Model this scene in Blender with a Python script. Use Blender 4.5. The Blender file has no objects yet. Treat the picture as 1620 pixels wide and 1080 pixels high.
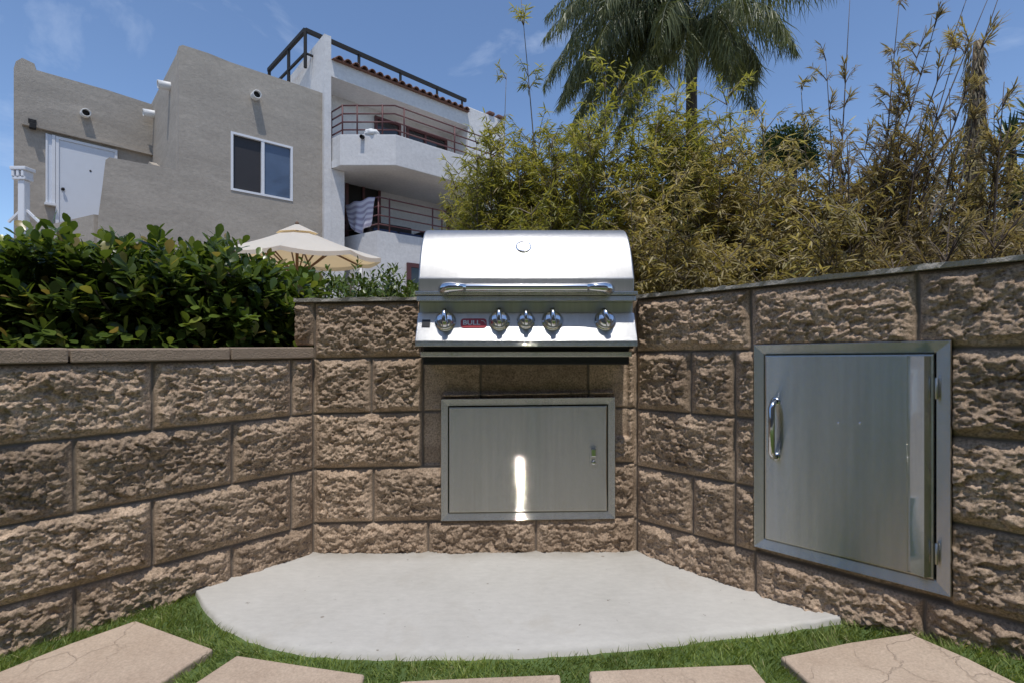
import bpy, bmesh, math, random
import numpy as np
from mathutils import Vector, Matrix
R = math.radians
rnd = random.Random(7)
sc = bpy.context.scene
col = sc.collection

# ------------------------------------------------------------------ camera
F = 775.0            # focal length in photo pixels (photo is 1620 wide)
CX, HZ = 810.0, 545.0
EYE = 0.77
cam = bpy.data.cameras.new('camera'); camo = bpy.data.objects.new('camera', cam); col.objects.link(camo)
camo.location = (0, 0, EYE); camo.rotation_euler = (R(90), 0, 0)
cam.sensor_width = 36; cam.lens = F / 1620 * 36; cam.shift_y = (HZ - 540) / 1620
cam.clip_start = 0.02; cam.clip_end = 3000
sc.camera = camo

def at(x, y, Y):      # the point seen at photo pixel (x, y) standing Y metres ahead
    return Vector(((x - CX) / F * Y, Y, EYE + (HZ - y) / F * Y))
def hg(X):            # the ground climbs a little at the right end of the patio
    t = max(0.0, min(1.0, (X - .75) / .5)); return .085 * t * t * (3 - 2 * t)
def gnd(x, y):        # ground point
    h = 0
    for _ in range(12):
        Y = (EYE - h) * F / (y - HZ); h = .5 * h + .5 * hg((x - CX) / F * Y)
    return ((x - CX) / F * Y, Y)
class Plane:          # a vertical plane through p with unit direction u (xy); outward normal n
    def __init__(s, p, u):
        s.p = Vector((p[0], p[1], 0)); s.u = Vector((u[0], u[1], 0)).normalized()
        s.n = Vector((s.u.y, -s.u.x, 0))
    def hit(s, x, y):
        d = Vector(((x - CX) / F, 1, (HZ - y) / F))
        t = s.p.dot(s.n) / d.dot(s.n); q = d * t
        return ((q - s.p).dot(s.u), EYE + d.z * t)
    def w(s, a, b, z): # a along, b outwards, z up
        return s.p + s.u * a + s.n * b + Vector((0, 0, z))

# ------------------------------------------------------------------ object helpers
def tag(o, label=None, cat=None, group=None, kind=None):
    if label: o['label'] = label
    if cat: o['category'] = cat
    if group: o['group'] = group
    if kind: o['kind'] = kind
    return o
def thing(name, label, cat, loc=(0, 0, 0), group=None):
    o = bpy.data.objects.new(name, None); col.objects.link(o); o.location = loc
    o.empty_display_size = .1
    return tag(o, label, cat, group)
def offset_of(o):
    return Vector((0, 0, 0)) if o.parent else Vector(o.location)   # parts sit at the world origin, things at their base
def link(name, me, mat, parent=None, label=None):
    o = bpy.data.objects.new(name, me); col.objects.link(o)
    if mat: me.materials.append(mat)
    if parent:
        o.parent = parent; o.matrix_parent_inverse = Matrix.Translation(-offset_of(parent))
    if label: o['label'] = label
    return o
class MB:
    def __init__(s): s.v = []; s.f = []; s.sm = []
    def add(s, vs, fs, smooth=False):
        n = len(s.v); s.v += [tuple(p) for p in vs]; s.f += [tuple(i + n for i in f) for f in fs]; s.sm += [smooth] * len(fs); return s
    def box8(s, p):   # p[0..3] bottom loop, p[4..7] top loop
        return s.add(p, [(3, 2, 1, 0), (4, 5, 6, 7), (0, 1, 5, 4), (1, 2, 6, 5), (2, 3, 7, 6), (3, 0, 4, 7)])
    def box(s, a, b):
        x0, y0, z0 = a; x1, y1, z1 = b
        return s.box8([(x0, y0, z0), (x1, y0, z0), (x1, y1, z0), (x0, y1, z0), (x0, y0, z1), (x1, y0, z1), (x1, y1, z1), (x0, y1, z1)])
    def pbox(s, pl, a0, a1, b0, b1, z0, z1):   # box on a Plane; b outward
        q = [pl.w(a0, b1, z0), pl.w(a1, b1, z0), pl.w(a1, b0, z0), pl.w(a0, b0, z0), pl.w(a0, b1, z1), pl.w(a1, b1, z1), pl.w(a1, b0, z1), pl.w(a0, b0, z1)]
        return s.box8(q)
    def prism(s, poly, z0, z1):
        n = len(poly)
        vs = [(p[0], p[1], z0) for p in poly] + [(p[0], p[1], z1) for p in poly]
        return s.add(vs, [tuple(range(n - 1, -1, -1)), tuple(range(n, 2 * n))] + [(i, (i + 1) % n, n + (i + 1) % n, n + i) for i in range(n)])
    def pprism(s, pl, poly, b0, b1):           # polygon in (along, z) of a plane, thickness b0..b1 outward
        n = len(poly)
        vs = [pl.w(a, b1, z) for a, z in poly] + [pl.w(a, b0, z) for a, z in poly]
        return s.add(vs, [tuple(range(n)), tuple(range(2 * n - 1, n - 1, -1))] + [(i, n + i, n + (i + 1) % n, (i + 1) % n) for i in range(n)])
    def bar(s, a, b, w, h=None):               # square bar between points
        a = Vector(a); b = Vector(b); d = (b - a).normalized(); h = h or w
        up = Vector((0, 0, 1)) if abs(d.z) < .95 else Vector((0, 1, 0))
        r = d.cross(up).normalized(); u = r.cross(d)
        q = []
        for p in (a, b):
            q += [p - r * w / 2 - u * h / 2, p + r * w / 2 - u * h / 2, p + r * w / 2 + u * h / 2, p - r * w / 2 + u * h / 2]
        return s.box8(q)
    def tube(s, pts, rad, n=10, caps=True, smooth=True):
        pts = [Vector(p) for p in pts]
        if not hasattr(rad, '__len__'): rad = [rad] * len(pts)
        vs = []; fs = []; ref = None
        for i, p in enumerate(pts):
            d = (pts[min(i + 1, len(pts) - 1)] - pts[max(i - 1, 0)]).normalized()
            if ref is None:
                ref = d.orthogonal().normalized()
            r = (ref - d * ref.dot(d)).normalized(); ref = r; u = d.cross(r)
            vs += [p + (r * math.cos(k * 2 * math.pi / n) + u * math.sin(k * 2 * math.pi / n)) * rad[i] for k in range(n)]
        for i in range(len(pts) - 1):
            for k in range(n):
                a = i * n + k; b = i * n + (k + 1) % n
                fs.append((a, b, b + n, a + n))
        s.add(vs, fs, smooth)
        if caps:
            m = len(s.v) - len(vs)
            s.f.append(tuple(m + k for k in range(n - 1, -1, -1))); s.sm.append(False)
            s.f.append(tuple(m + (len(pts) - 1) * n + k for k in range(n))); s.sm.append(False)
        return s
    def lathe(s, base, axis, prof, n=24, smooth=True):  # prof: (radius, height along axis)
        base = Vector(base); axis = Vector(axis).normalized(); r = axis.orthogonal().normalized(); u = axis.cross(r)
        vs = []; fs = []
        for (ra, h) in prof:
            vs += [base + axis * h + (r * math.cos(k * 2 * math.pi / n) + u * math.sin(k * 2 * math.pi / n)) * ra for k in range(n)]
        for i in range(len(prof) - 1):
            for k in range(n):
                a = i * n + k; b = i * n + (k + 1) % n
                fs.append((a, b, b + n, a + n))
        return s.add(vs, fs, smooth)
    def build(s, name, mat, parent=None, bevel=0, seg=2, label=None):
        me = bpy.data.meshes.new(name); me.from_pydata(s.v, [], s.f); me.update()
        me.polygons.foreach_set('use_smooth', s.sm)
        bm = bmesh.new(); bm.from_mesh(me); bmesh.ops.recalc_face_normals(bm, faces=bm.faces); bm.to_mesh(me); bm.free()
        o = link(name, me, mat, parent, label)
        if bevel:
            m = o.modifiers.new('bevel', 'BEVEL'); m.width = bevel; m.segments = seg; m.limit_method = 'ANGLE'; m.angle_limit = R(40)
        return o
def np_mesh(name, V, faces, mat, parent=None, smooth=True, attrs=None):
    """V (N,3); faces: list of (M,k) index arrays"""
    me = bpy.data.meshes.new(name)
    me.vertices.add(len(V)); me.vertices.foreach_set('co', np.ascontiguousarray(V, dtype=np.float32).ravel())
    tot = np.concatenate([np.full(len(f), f.shape[1]) for f in faces])
    idx = np.concatenate([f.ravel() for f in faces]).astype(np.int32)
    start = np.concatenate([[0], np.cumsum(tot)[:-1]]).astype(np.int32)
    me.loops.add(len(idx)); me.loops.foreach_set('vertex_index', idx)
    me.polygons.add(len(tot)); me.polygons.foreach_set('loop_start', start)
    me.update(calc_edges=True)
    me.polygons.foreach_set('use_smooth', np.full(len(tot), smooth))
    for k, a in (attrs or {}).items():
        at_ = me.attributes.new(k, 'FLOAT', 'POINT'); at_.data.foreach_set('value', np.ascontiguousarray(a, dtype=np.float32))
    me.validate()
    return link(name, me, mat, parent)

# ------------------------------------------------------------------ numpy noise
def hsh(ix, iy, seed):
    n = (ix.astype(np.int64) * 374761393 + iy.astype(np.int64) * 668265263 + seed * 2147483647) & 0xffffffff
    n = ((n ^ (n >> 13)) * 1274126177) & 0xffffffff
    n = ((n ^ (n >> 16)) * 2246822519) & 0xffffffff
    n = n ^ (n >> 15)
    return (n & 0xffffff) / float(0xffffff)
def vn(x, y, seed):
    ix = np.floor(x); iy = np.floor(y); fx = x - ix; fy = y - iy
    fx = fx * fx * fx * (fx * (fx * 6 - 15) + 10); fy = fy * fy * fy * (fy * (fy * 6 - 15) + 10)
    a = hsh(ix, iy, seed); b = hsh(ix + 1, iy, seed); c = hsh(ix, iy + 1, seed); d = hsh(ix + 1, iy + 1, seed)
    return (a * (1 - fx) + b * fx) * (1 - fy) + (c * (1 - fx) + d * fx) * fy
def fbm(x, y, seed, o=4):
    t = 0; a = .5
    for i in range(o): t = t + a * vn(x * 2 ** i, y * 2 ** i, seed + i); a *= .5
    return t * 1.06 - .5
def facet(x, y, seed, tilt=1.0):
    ix = np.floor(x); iy = np.floor(y); best = np.full(x.shape, 9e9); h = np.zeros(x.shape)
    for dx in (-1, 0, 1):
        for dy in (-1, 0, 1):
            cx = ix + dx; cy = iy + dy
            px = cx + hsh(cx, cy, seed); py = cy + hsh(cx, cy, seed + 1)
            d = (x - px) ** 2 + (y - py) ** 2
            v = hsh(cx, cy, seed + 2) - .5 + tilt * ((hsh(cx, cy, seed + 3) - .5) * (x - px) + (hsh(cx, cy, seed + 4) - .5) * (y - py))
            m = d < best; best = np.where(m, d, best); h = np.where(m, v, h)
    return h
def smooth(a, b, x):
    t = np.clip((x - a) / (b - a), 0, 1); return t * t * (3 - 2 * t)
def inside(poly, X, Y):
    r = np.zeros(X.shape, bool); n = len(poly)
    for i in range(n):
        x0, y0 = poly[i]; x1, y1 = poly[(i + 1) % n]
        c = ((y0 > Y) != (y1 > Y)) & (X < (x1 - x0) * (Y - y0) / ((y1 - y0) or 1e-9) + x0)
        r ^= c
    return r

# ------------------------------------------------------------------ materials
class N:
    def __init__(s, name):
        s.m = bpy.data.materials.new(name); s.m.use_nodes = True; s.t = s.m.node_tree; s.b = s.t.nodes['Principled BSDF']; s.out = s.t.nodes['Material Output']
    def n(s, typ, **k):
        o = s.t.nodes.new(typ)
        for a, v in k.items():
            if a.startswith('i_'): o.inputs[a[2:].replace('_', ' ')].default_value = v
            else: setattr(o, a, v)
        return o
    def l(s, a, b): s.t.links.new(a, b)
    def coord(s, scale=(1, 1, 1), kind='Object'):
        tc = s.n('ShaderNodeTexCoord'); mp = s.n('ShaderNodeMapping'); mp.inputs['Scale'].default_value = scale
        s.l(tc.outputs[kind], mp.inputs['Vector']); return mp.outputs['Vector']
    def noise(s, vec, scale, detail=4, rough=.55, dist=0):
        o = s.n('ShaderNodeTexNoise'); o.inputs['Scale'].default_value = scale; o.inputs['Detail'].default_value = detail
        o.inputs['Roughness'].default_value = rough; o.inputs['Distortion'].default_value = dist; s.l(vec, o.inputs['Vector']); return o.outputs['Fac']
    def ramp(s, fac, stops):
        o = s.n('ShaderNodeValToRGB'); e = o.color_ramp.elements
        while len(e) < len(stops): e.new(.5)
        for k, (p, c) in enumerate(stops):
            e[k].position = p; e[k].color = (c, c, c, 1) if not hasattr(c, '__len__') else (*c, 1)
        s.l(fac, o.inputs['Fac']); return o.outputs['Color']
    def mix(s, fac, a, b, mode='MIX'):
        o = s.n('ShaderNodeMix', data_type='RGBA', blend_type=mode)
        for sock, v in ((o.inputs[0], fac), (o.inputs[6], a), (o.inputs[7], b)):
            if hasattr(v, 'is_linked'): s.l(v, sock)
            elif hasattr(v, '__len__'): sock.default_value = (*v, 1)
            else: sock.default_value = v
        return o.outputs[2]
    def bump(s, h, strength=.5, dist=.01):
        o = s.n('ShaderNodeBump'); o.inputs['Strength'].default_value = strength; o.inputs['Distance'].default_value = dist
        s.l(h, o.inputs['Height']); s.l(o.outputs['Normal'], s.b.inputs['Normal']); return o
    def base(s, c):
        if hasattr(c, 'is_linked'): s.l(c, s.b.inputs['Base Color'])
        else: s.b.inputs['Base Color'].default_value = (*c, 1)
    def set(s, **k):
        for a, v in k.items(): s.b.inputs[a.replace('_', ' ')].default_value = v
        return s
def plain(name, c, rough=.6, metal=0, var=.12, scale=6, bump=0, bscale=60):
    m = N(name); v = m.coord(); f = m.noise(v, scale, 5)
    m.base(m.mix(f, tuple(x * (1 - var) for x in c), tuple(min(1, x * (1 + var)) for x in c)))
    m.set(Roughness=rough, Metallic=metal)
    if bump: m.bump(m.noise(v, bscale, 5, .6), bump, .01)
    return m.m

def mat_block(name, dark, light, mortar):
    m = N(name); v = m.coord()
    a = m.ramp(m.noise(v, 9, 5, .6), [(.3, dark), (.7, light)])
    sp = m.ramp(m.noise(v, 160, 3, .7), [(.34, .55), (.5, 1.0), (.66, 1.35)])
    c = m.mix(1.0, a, sp, 'MULTIPLY')
    t = m.n('ShaderNodeAttribute', attribute_name='tone'); 
    c = m.mix(1.0, c, m.ramp(t.outputs['Fac'], [(0, .82), (1, 1.15)]), 'MULTIPLY')
    g = m.n('ShaderNodeAttribute', attribute_name='mortar')
    mc = m.mix(m.noise(v, 60, 4), tuple(x * .75 for x in mortar), tuple(x * 1.2 for x in mortar))
    m.base(m.mix(g.outputs['Fac'], c, mc)); m.set(Roughness=.93, Specular_IOR_Level=.15)
    m.bump(m.noise(v, 220, 4, .7), .55, .004)
    return m.m
M = {}
M['block'] = mat_block('split face block', (.315, .228, .160), (.555, .42, .305), (.22, .18, .145))
M['core'] = plain('wall core concrete', (.22, .17, .13), .95)
M['coping'] = plain('coping concrete', (.33, .25, .185), .9, var=.2, scale=25, bump=.5, bscale=180)
M['coping_grey'] = plain('mortar cap', (.43, .40, .35), .95, var=.25, scale=30, bump=.8, bscale=90)

def mat_concrete():
    m = N('slab concrete'); v = m.coord()
    a = m.ramp(m.noise(v, 2.2, 6, .62, .4), [(.3, (.47, .455, .42)), (.7, (.56, .545, .51))])
    b = m.ramp(m.noise(m.coord((1, 2.2, 1)), 26, 7, .75), [(.3, .90), (.7, 1.06)])
    c = m.mix(1.0, a, b, 'MULTIPLY')
    st = m.ramp(m.noise(v, 3.1, 7, .7, 1.2), [(.56, 0), (.72, .55)])
    c = m.mix(st, c, (.43, .40, .35))
    sp = m.ramp(m.noise(v, 36, 3, .6), [(.70, 0), (.74, .75)])
    c = m.mix(sp, c, (.16, .13, .10))
    dt = m.n('ShaderNodeAttribute', attribute_name='dirt'); mu = m.n('ShaderNodeMath', operation='MULTIPLY'); m.l(dt.outputs['Fac'], mu.inputs[0]); m.l(m.ramp(m.noise(v, 11, 6, .65), [(.35, .15), (.65, .75)]), mu.inputs[1])
    c = m.mix(mu.outputs[0], c, (.27, .235, .18))
    vo = m.n('ShaderNodeTexVoronoi', feature='F1'); vo.inputs['Scale'].default_value = 15; m.l(v, vo.inputs['Vector'])
    spr = m.n('ShaderNodeSeparateColor'); m.l(vo.outputs['Color'], spr.inputs[0])
    rd = m.n('ShaderNodeMath', operation='MULTIPLY_ADD'); rd.inputs[1].default_value = .16; rd.inputs[2].default_value = -.06; m.l(spr.outputs[0], rd.inputs[0])
    lt = m.n('ShaderNodeMath', operation='LESS_THAN'); m.l(vo.outputs['Distance'], lt.inputs[0]); m.l(rd.outputs[0], lt.inputs[1])
    gt = m.n('ShaderNodeMath', operation='GREATER_THAN'); m.l(spr.outputs[1], gt.inputs[0]); gt.inputs[1].default_value = .62
    ml = m.n('ShaderNodeMath', operation='MULTIPLY'); m.l(lt.outputs[0], ml.inputs[0]); m.l(gt.outputs[0], ml.inputs[1])
    ml2 = m.n('ShaderNodeMath', operation='MULTIPLY'); m.l(ml.outputs[0], ml2.inputs[0]); ml2.inputs[1].default_value = .6
    c = m.mix(ml2.outputs[0], c, (.20, .16, .12))
    m.base(c); m.set(Roughness=.88, Specular_IOR_Level=.25)
    m.bump(m.noise(v, 190, 4, .7), .07, .002); return m.m
M['slab'] = mat_concrete()
def mat_paver():
    m = N('stamped paver'); v = m.coord()
    d = m.n('ShaderNodeTexNoise'); d.inputs['Scale'].default_value = 7; d.inputs['Detail'].default_value = 5; m.l(v, d.inputs['Vector'])
    wv = m.n('ShaderNodeMix', data_type='RGBA', blend_type='LINEAR_LIGHT'); wv.inputs[0].default_value = .09
    m.l(v, wv.inputs[6]); m.l(d.outputs['Color'], wv.inputs[7])
    vo = m.n('ShaderNodeTexVoronoi', feature='DISTANCE_TO_EDGE'); vo.inputs['Scale'].default_value = 6.5; m.l(wv.outputs[2], vo.inputs['Vector'])
    line = m.ramp(vo.outputs['Distance'], [(0.0, 1), (.020, 0)])
    brk = m.ramp(m.noise(v, 5, 2), [(.46, 0), (.56, 1)])
    ln = m.mix(1.0, line, brk, 'MULTIPLY')
    a = m.ramp(m.noise(v, 5, 6, .65), [(.3, (.43, .33, .25)), (.7, (.555, .445, .345))])
    c = m.mix(1.0, a, m.ramp(m.noise(v, 170, 3, .7), [(.3, .82), (.7, 1.12)]), 'MULTIPLY')
    lf = m.n('ShaderNodeMath', operation='MULTIPLY'); lf.inputs[1].default_value = .2; m.l(ln, lf.inputs[0])
    m.base(m.mix(lf.outputs[0], c, (.22, .16, .12))); m.set(Roughness=.9, Specular_IOR_Level=.2)
    h = m.n('ShaderNodeMath', operation='MULTIPLY_ADD'); h.inputs[1].default_value = -1.0
    m.l(ln, h.inputs[0]); 
    s2 = m.n('ShaderNodeMath', operation='MULTIPLY'); s2.inputs[1].default_value = .8; m.l(m.noise(v, 45, 6, .7), s2.inputs[0]); m.l(s2.outputs[0], h.inputs[2])
    m.bump(h.outputs[0], .55, .005); return m.m
M['paver'] = mat_paver()
M['turf_base'] = plain('turf backing', (.08, .125, .035), .95, var=.4, scale=40)
M['yard'] = plain('yard ground', (.34, .30, .25), .95, var=.2, scale=.6)
M['soil'] = plain('soil', (.075, .055, .04), .95, var=.4, scale=12, bump=.8)

def mat_leaf(name, stops, rough=.45, trans=.3, spec=.4, vary=.25):
    m = N(name); t = m.n('ShaderNodeAttribute', attribute_name='tint')
    c = m.ramp(t.outputs['Fac'], stops)
    v = m.coord(); c = m.mix(1.0, c, m.ramp(m.noise(v, 3.0, 3), [(.3, 1 - vary), (.7, 1 + vary)]), 'MULTIPLY')
    m.base(c); m.set(Roughness=rough, Specular_IOR_Level=spec)
    tr = m.n('ShaderNodeBsdfTranslucent'); m.l(m.mix(1.0, c, (1.25, 1.2, .6), 'MULTIPLY'), tr.inputs['Color'])
    mx = m.n('ShaderNodeMixShader'); mx.inputs[0].default_value = trans
    m.l(m.b.outputs[0], mx.inputs[1]); m.l(tr.outputs[0], mx.inputs[2]); m.l(mx.outputs[0], m.out.inputs['Surface'])
    return m.m
M['turf'] = mat_leaf('turf blades', [(0, (.13, .19, .05)), (.5, (.29, .38, .11)), (.85, (.45, .53, .19)), (1, (.58, .54, .29))], .5, .42, .3)
M['laurel'] = mat_leaf('laurel leaf', [(0, (.035, .062, .015)), (.45, (.085, .135, .027)), (.72, (.165, .23, .045)), (.92, (.32, .36, .08)), (1, (.30, .23, .085))], .27, .4, .45)
M['laurel_small'] = mat_leaf('small hedge leaf', [(0, (.05, .08, .018)), (.6, (.11, .165, .035)), (1, (.22, .26, .06))], .35, .22, .4)
M['bamboo_green'] = mat_leaf('bamboo leaf yellow green', [(0, (.15, .165, .045)), (.4, (.33, .325, .085)), (.75, (.49, .455, .125)), (.92, (.6, .53, .2)), (1, (.5, .4, .22))], .45, .45)
M['bamboo_mid'] = mat_leaf('bamboo leaf olive', [(0, (.18, .155, .07)), (.35, (.36, .305, .13)), (.65, (.49, .41, .215)), (.85, (.58, .49, .30)), (1, (.40, .41, .12))], .5, .42)
M['bamboo_dry'] = mat_leaf('bamboo leaf dry', [(0, (.13, .11, .065)), (.4, (.30, .24, .145)), (.7, (.45, .36, .22)), (.9, (.37, .33, .12)), (1, (.55, .47, .13))], .55, .36)
M['palm_leaf'] = mat_leaf('palm leaflet', [(0, (.07, .085, .04)), (.5, (.15, .17, .07)), (.85, (.25, .26, .11)), (1, (.36, .33, .12))], .45, .3)
M['yucca_leaf'] = mat_leaf('yucca blade', [(0, (.03, .05, .02)), (.6, (.07, .11, .04)), (1, (.22, .22, .07))], .4, .15)
M['tree_leaf'] = mat_leaf('tree leaf', [(0, (.02, .04, .012)), (.6, (.045, .08, .02)), (1, (.09, .13, .03))], .5, .2)
M['cane'] = plain('bamboo cane', (.16, .125, .075), .6, var=.4, scale=14)
M['cane_dark'] = plain('dry cane', (.10, .072, .05), .7, var=.4, scale=14)
M['bark'] = plain('bark', (.14, .115, .09), .9, var=.35, scale=18, bump=.8)
M['palm_trunk'] = plain('palm trunk', (.10, .088, .07), .9, var=.35, scale=10, bump=1)
M['shag'] = plain('palm fibre', (.11, .075, .045), .95, var=.4, scale=25, bump=1)

def mat_steel(name, c=(.55, .535, .48), rough=.034, amp=.76):
    # brushed sheet: fine horizontal scratches tilt the surface up and down, never sideways
    m = N(name); f2 = m.noise(m.coord((1, 1, .25)), 7, 5, .6)
    streak = m.noise(m.coord((60, 60, 1.5)), 1.0, 3, .6)
    k = m.mix(f2, tuple(x * .86 for x in c), tuple(min(1, x * 1.08) for x in c))
    m.base(m.mix(1.0, k, m.ramp(streak, [(.3, .93), (.7, 1.05)]), 'MULTIPLY'))
    m.set(Metallic=1.0, Roughness=rough)
    g = m.n('ShaderNodeNewGeometry'); tc = m.n('ShaderNodeTexCoord'); sp = m.n('ShaderNodeSeparateXYZ'); m.l(tc.outputs['Object'], sp.inputs[0])
    acc = None
    for q, off in ((31000, .13), (27000, .57), (23000, .31)):
        vm = m.n('ShaderNodeVectorMath', operation='MULTIPLY_ADD'); m.l(tc.outputs['Object'], vm.inputs[0]); vm.inputs[1].default_value = (700, 700, q); vm.inputs[2].default_value = (off, off, off)
        fl = m.n('ShaderNodeVectorMath', operation='FLOOR'); m.l(vm.outputs[0], fl.inputs[0])
        wn = m.n('ShaderNodeTexWhiteNoise', noise_dimensions='3D'); m.l(fl.outputs[0], wn.inputs['Vector'])
        sb = m.n('ShaderNodeMath', operation='SUBTRACT'); m.l(wn.outputs['Value'], sb.inputs[0]); sb.inputs[1].default_value = .5
        if acc is None: acc = sb.outputs[0]
        else:
            ad = m.n('ShaderNodeMath', operation='ADD'); m.l(acc, ad.inputs[0]); m.l(sb.outputs[0], ad.inputs[1]); acc = ad.outputs[0]
    sc_ = m.n('ShaderNodeMath', operation='MULTIPLY'); m.l(acc, sc_.inputs[0]); sc_.inputs[1].default_value = amp
    up = m.n('ShaderNodeCombineXYZ'); m.l(sc_.outputs[0], up.inputs['Z'])
    ad = m.n('ShaderNodeVectorMath', operation='ADD'); m.l(g.outputs['Normal'], ad.inputs[0]); m.l(up.outputs[0], ad.inputs[1])
    nm = m.n('ShaderNodeVectorMath', operation='NORMALIZE'); m.l(ad.outputs[0], nm.inputs[0]); 
    bp = m.bump(f2, .04, .01); m.t.links.remove(m.b.inputs['Normal'].links[0]); m.l(nm.outputs[0], bp.inputs['Normal']); m.l(bp.outputs[0], m.b.inputs['Normal'])
    return m.m
M['steel'] = mat_steel('brushed steel')
M['steel_hood'] = mat_steel('brushed steel hood', (.47, .47, .465), .42, .35)
M['steel_panel'] = mat_steel('brushed steel panel', (.64, .64, .63), .32, .6)
M['chrome'] = plain('polished chrome', (.72, .73, .75), .12, 1, var=.05)
M['black'] = plain('black enamel', (.012, .012, .012), .45)
M['rubber'] = plain('black plastic', (.02, .02, .022), .4)
M['badge_red'] = plain('badge red', (.42, .03, .04), .35)
M['badge_white'] = plain('badge white', (.8, .8, .8), .3)
M['dial'] = plain('dial face', (.75, .75, .74), .25)

def mat_stucco(name, c, var=.14, bstr=.7):
    m = N(name); v = m.coord()
    a = m.ramp(m.noise(m.coord((.5, .5, 1.6)), 1.6, 6, .65, .6), [(.3, tuple(x * (1 - var) for x in c)), (.7, tuple(x * (1 + var) for x in c))])
    c2 = m.mix(1.0, a, m.ramp(m.noise(v, 14, 5, .7), [(.3, .90), (.7, 1.08)]), 'MULTIPLY')
    m.base(c2); m.set(Roughness=.95, Specular_IOR_Level=.1)
    m.bump(m.noise(m.coord((1, 1, 1.15)), 9, 8, .72), bstr, .04); return m.m
M['stucco'] = mat_stucco('tan stucco', (.395, .352, .298), .12, .3)
M['white_wall'] = mat_stucco('white stucco', (.68, .665, .65), .07, .2)
M['white_paint'] = plain('white paint', (.74, .75, .77), .5, var=.05)
M['door_white'] = plain('door paint', (.66, .69, .74), .5, var=.04)
M['scupper'] = plain('white pipe', (.72, .71, .69), .5, var=.08)
M['hole'] = plain('dark interior', (.02, .018, .016), .9)
M['redrail'] = plain('oxide red rail', (.12, .04, .04), .55, var=.2)
M['redframe'] = plain('dark red frame', (.10, .03, .03), .5, var=.2)
M['blackrail'] = plain('black rail', (.012, .012, .013), .8)
M['tile'] = plain('clay tile', (.17, .085, .06), .85, var=.4, scale=5)
def mat_glass(name, c, rough=.06):
    m = N(name); v = m.coord(); f = m.noise(v, 3, 3)
    m.base(m.mix(f, tuple(x * .8 for x in c), tuple(x * 1.2 for x in c))); m.set(Roughness=rough, Specular_IOR_Level=.6); return m.m
M['glass_dark'] = mat_glass('screened pane', (.022, .017, .016), .5)
M['glass_blue'] = mat_glass('blind behind glass', (.085, .12, .185))
M['glass_room'] = mat_glass('dark room glass', (.03, .03, .032))
def mat_canvas():
    m = N('umbrella canvas'); v = m.coord(); f = m.noise(v, 6, 4)
    m.base(m.mix(f, (.81, .785, .71), (.87, .85, .78))); m.set(Roughness=.9, Specular_IOR_Level=.1)
    tr = m.n('ShaderNodeBsdfTranslucent'); tr.inputs['Color'].default_value = (.85, .60, .28, 1)
    mx = m.n('ShaderNodeMixShader'); mx.inputs[0].default_value = .42
    m.l(m.b.outputs[0], mx.inputs[1]); m.l(tr.outputs[0], mx.inputs[2]); m.l(mx.outputs[0], m.out.inputs['Surface']); return m.m
M['canvas'] = mat_canvas()
M['wood'] = plain('wood', (.16, .09, .05), .6, var=.2, scale=12)
def mat_towel():
    m = N('striped towel'); v = m.coord((1, 1, 1), 'UV')
    w = m.n('ShaderNodeTexWave', wave_type='BANDS', bands_direction='Y'); w.inputs['Scale'].default_value = 1.7; w.inputs['Distortion'].default_value = .6
    m.l(v, w.inputs['Vector'])
    m.base(m.ramp(w.outputs['Fac'], [(.25, (.40, .37, .46)), (.5, (.60, .57, .66)), (.8, (.68, .66, .72))])); m.set(Roughness=.95, Specular_IOR_Level=.1)
    m.bump(m.noise(v, 60, 4), .4, .01); return m.m
M['towel'] = mat_towel()
M['sofa'] = plain('dark wicker', (.035, .024, .02), .7, var=.3, scale=40)
M['cushion_blue'] = plain('blue cushion', (.05, .07, .14), .9)
M['cushion_white'] = plain('white cloth', (.75, .75, .74), .9)
M['added_rear_wall'] = mat_stucco('brown stucco', (.24, .21, .17))
M['pink_wall'] = plain('pink stucco', (.5, .33, .28), .9)

# ------------------------------------------------------------------ the three block walls
# the corners of the patio; left and right walls leave the middle wall at about 45 degrees
CL = ((497 - CX) / F * 1.815, 1.815)
CR = ((1006 - CX) / F * 1.83, 1.83)
wl_end = (-2.45, CL[1] - (2.45 + CL[0]) * 1.0)      # provisional, direction fixed below
ULd = Vector((-.556, -.575)).normalized()            # left wall runs left and towards us
URd = Vector((.691, -.722)).normalized()
PL = Plane(CL, (-ULd.x, -ULd.y)); PL.p = Vector((CL[0], CL[1], 0))     # along +u goes back to the corner
PC = Plane(CL, (CR[0] - CL[0], CR[1] - CL[1]))
PR = Plane(CR, (URd.x, URd.y))
LC = math.hypot(CR[0] - CL[0], CR[1] - CL[1])
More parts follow.
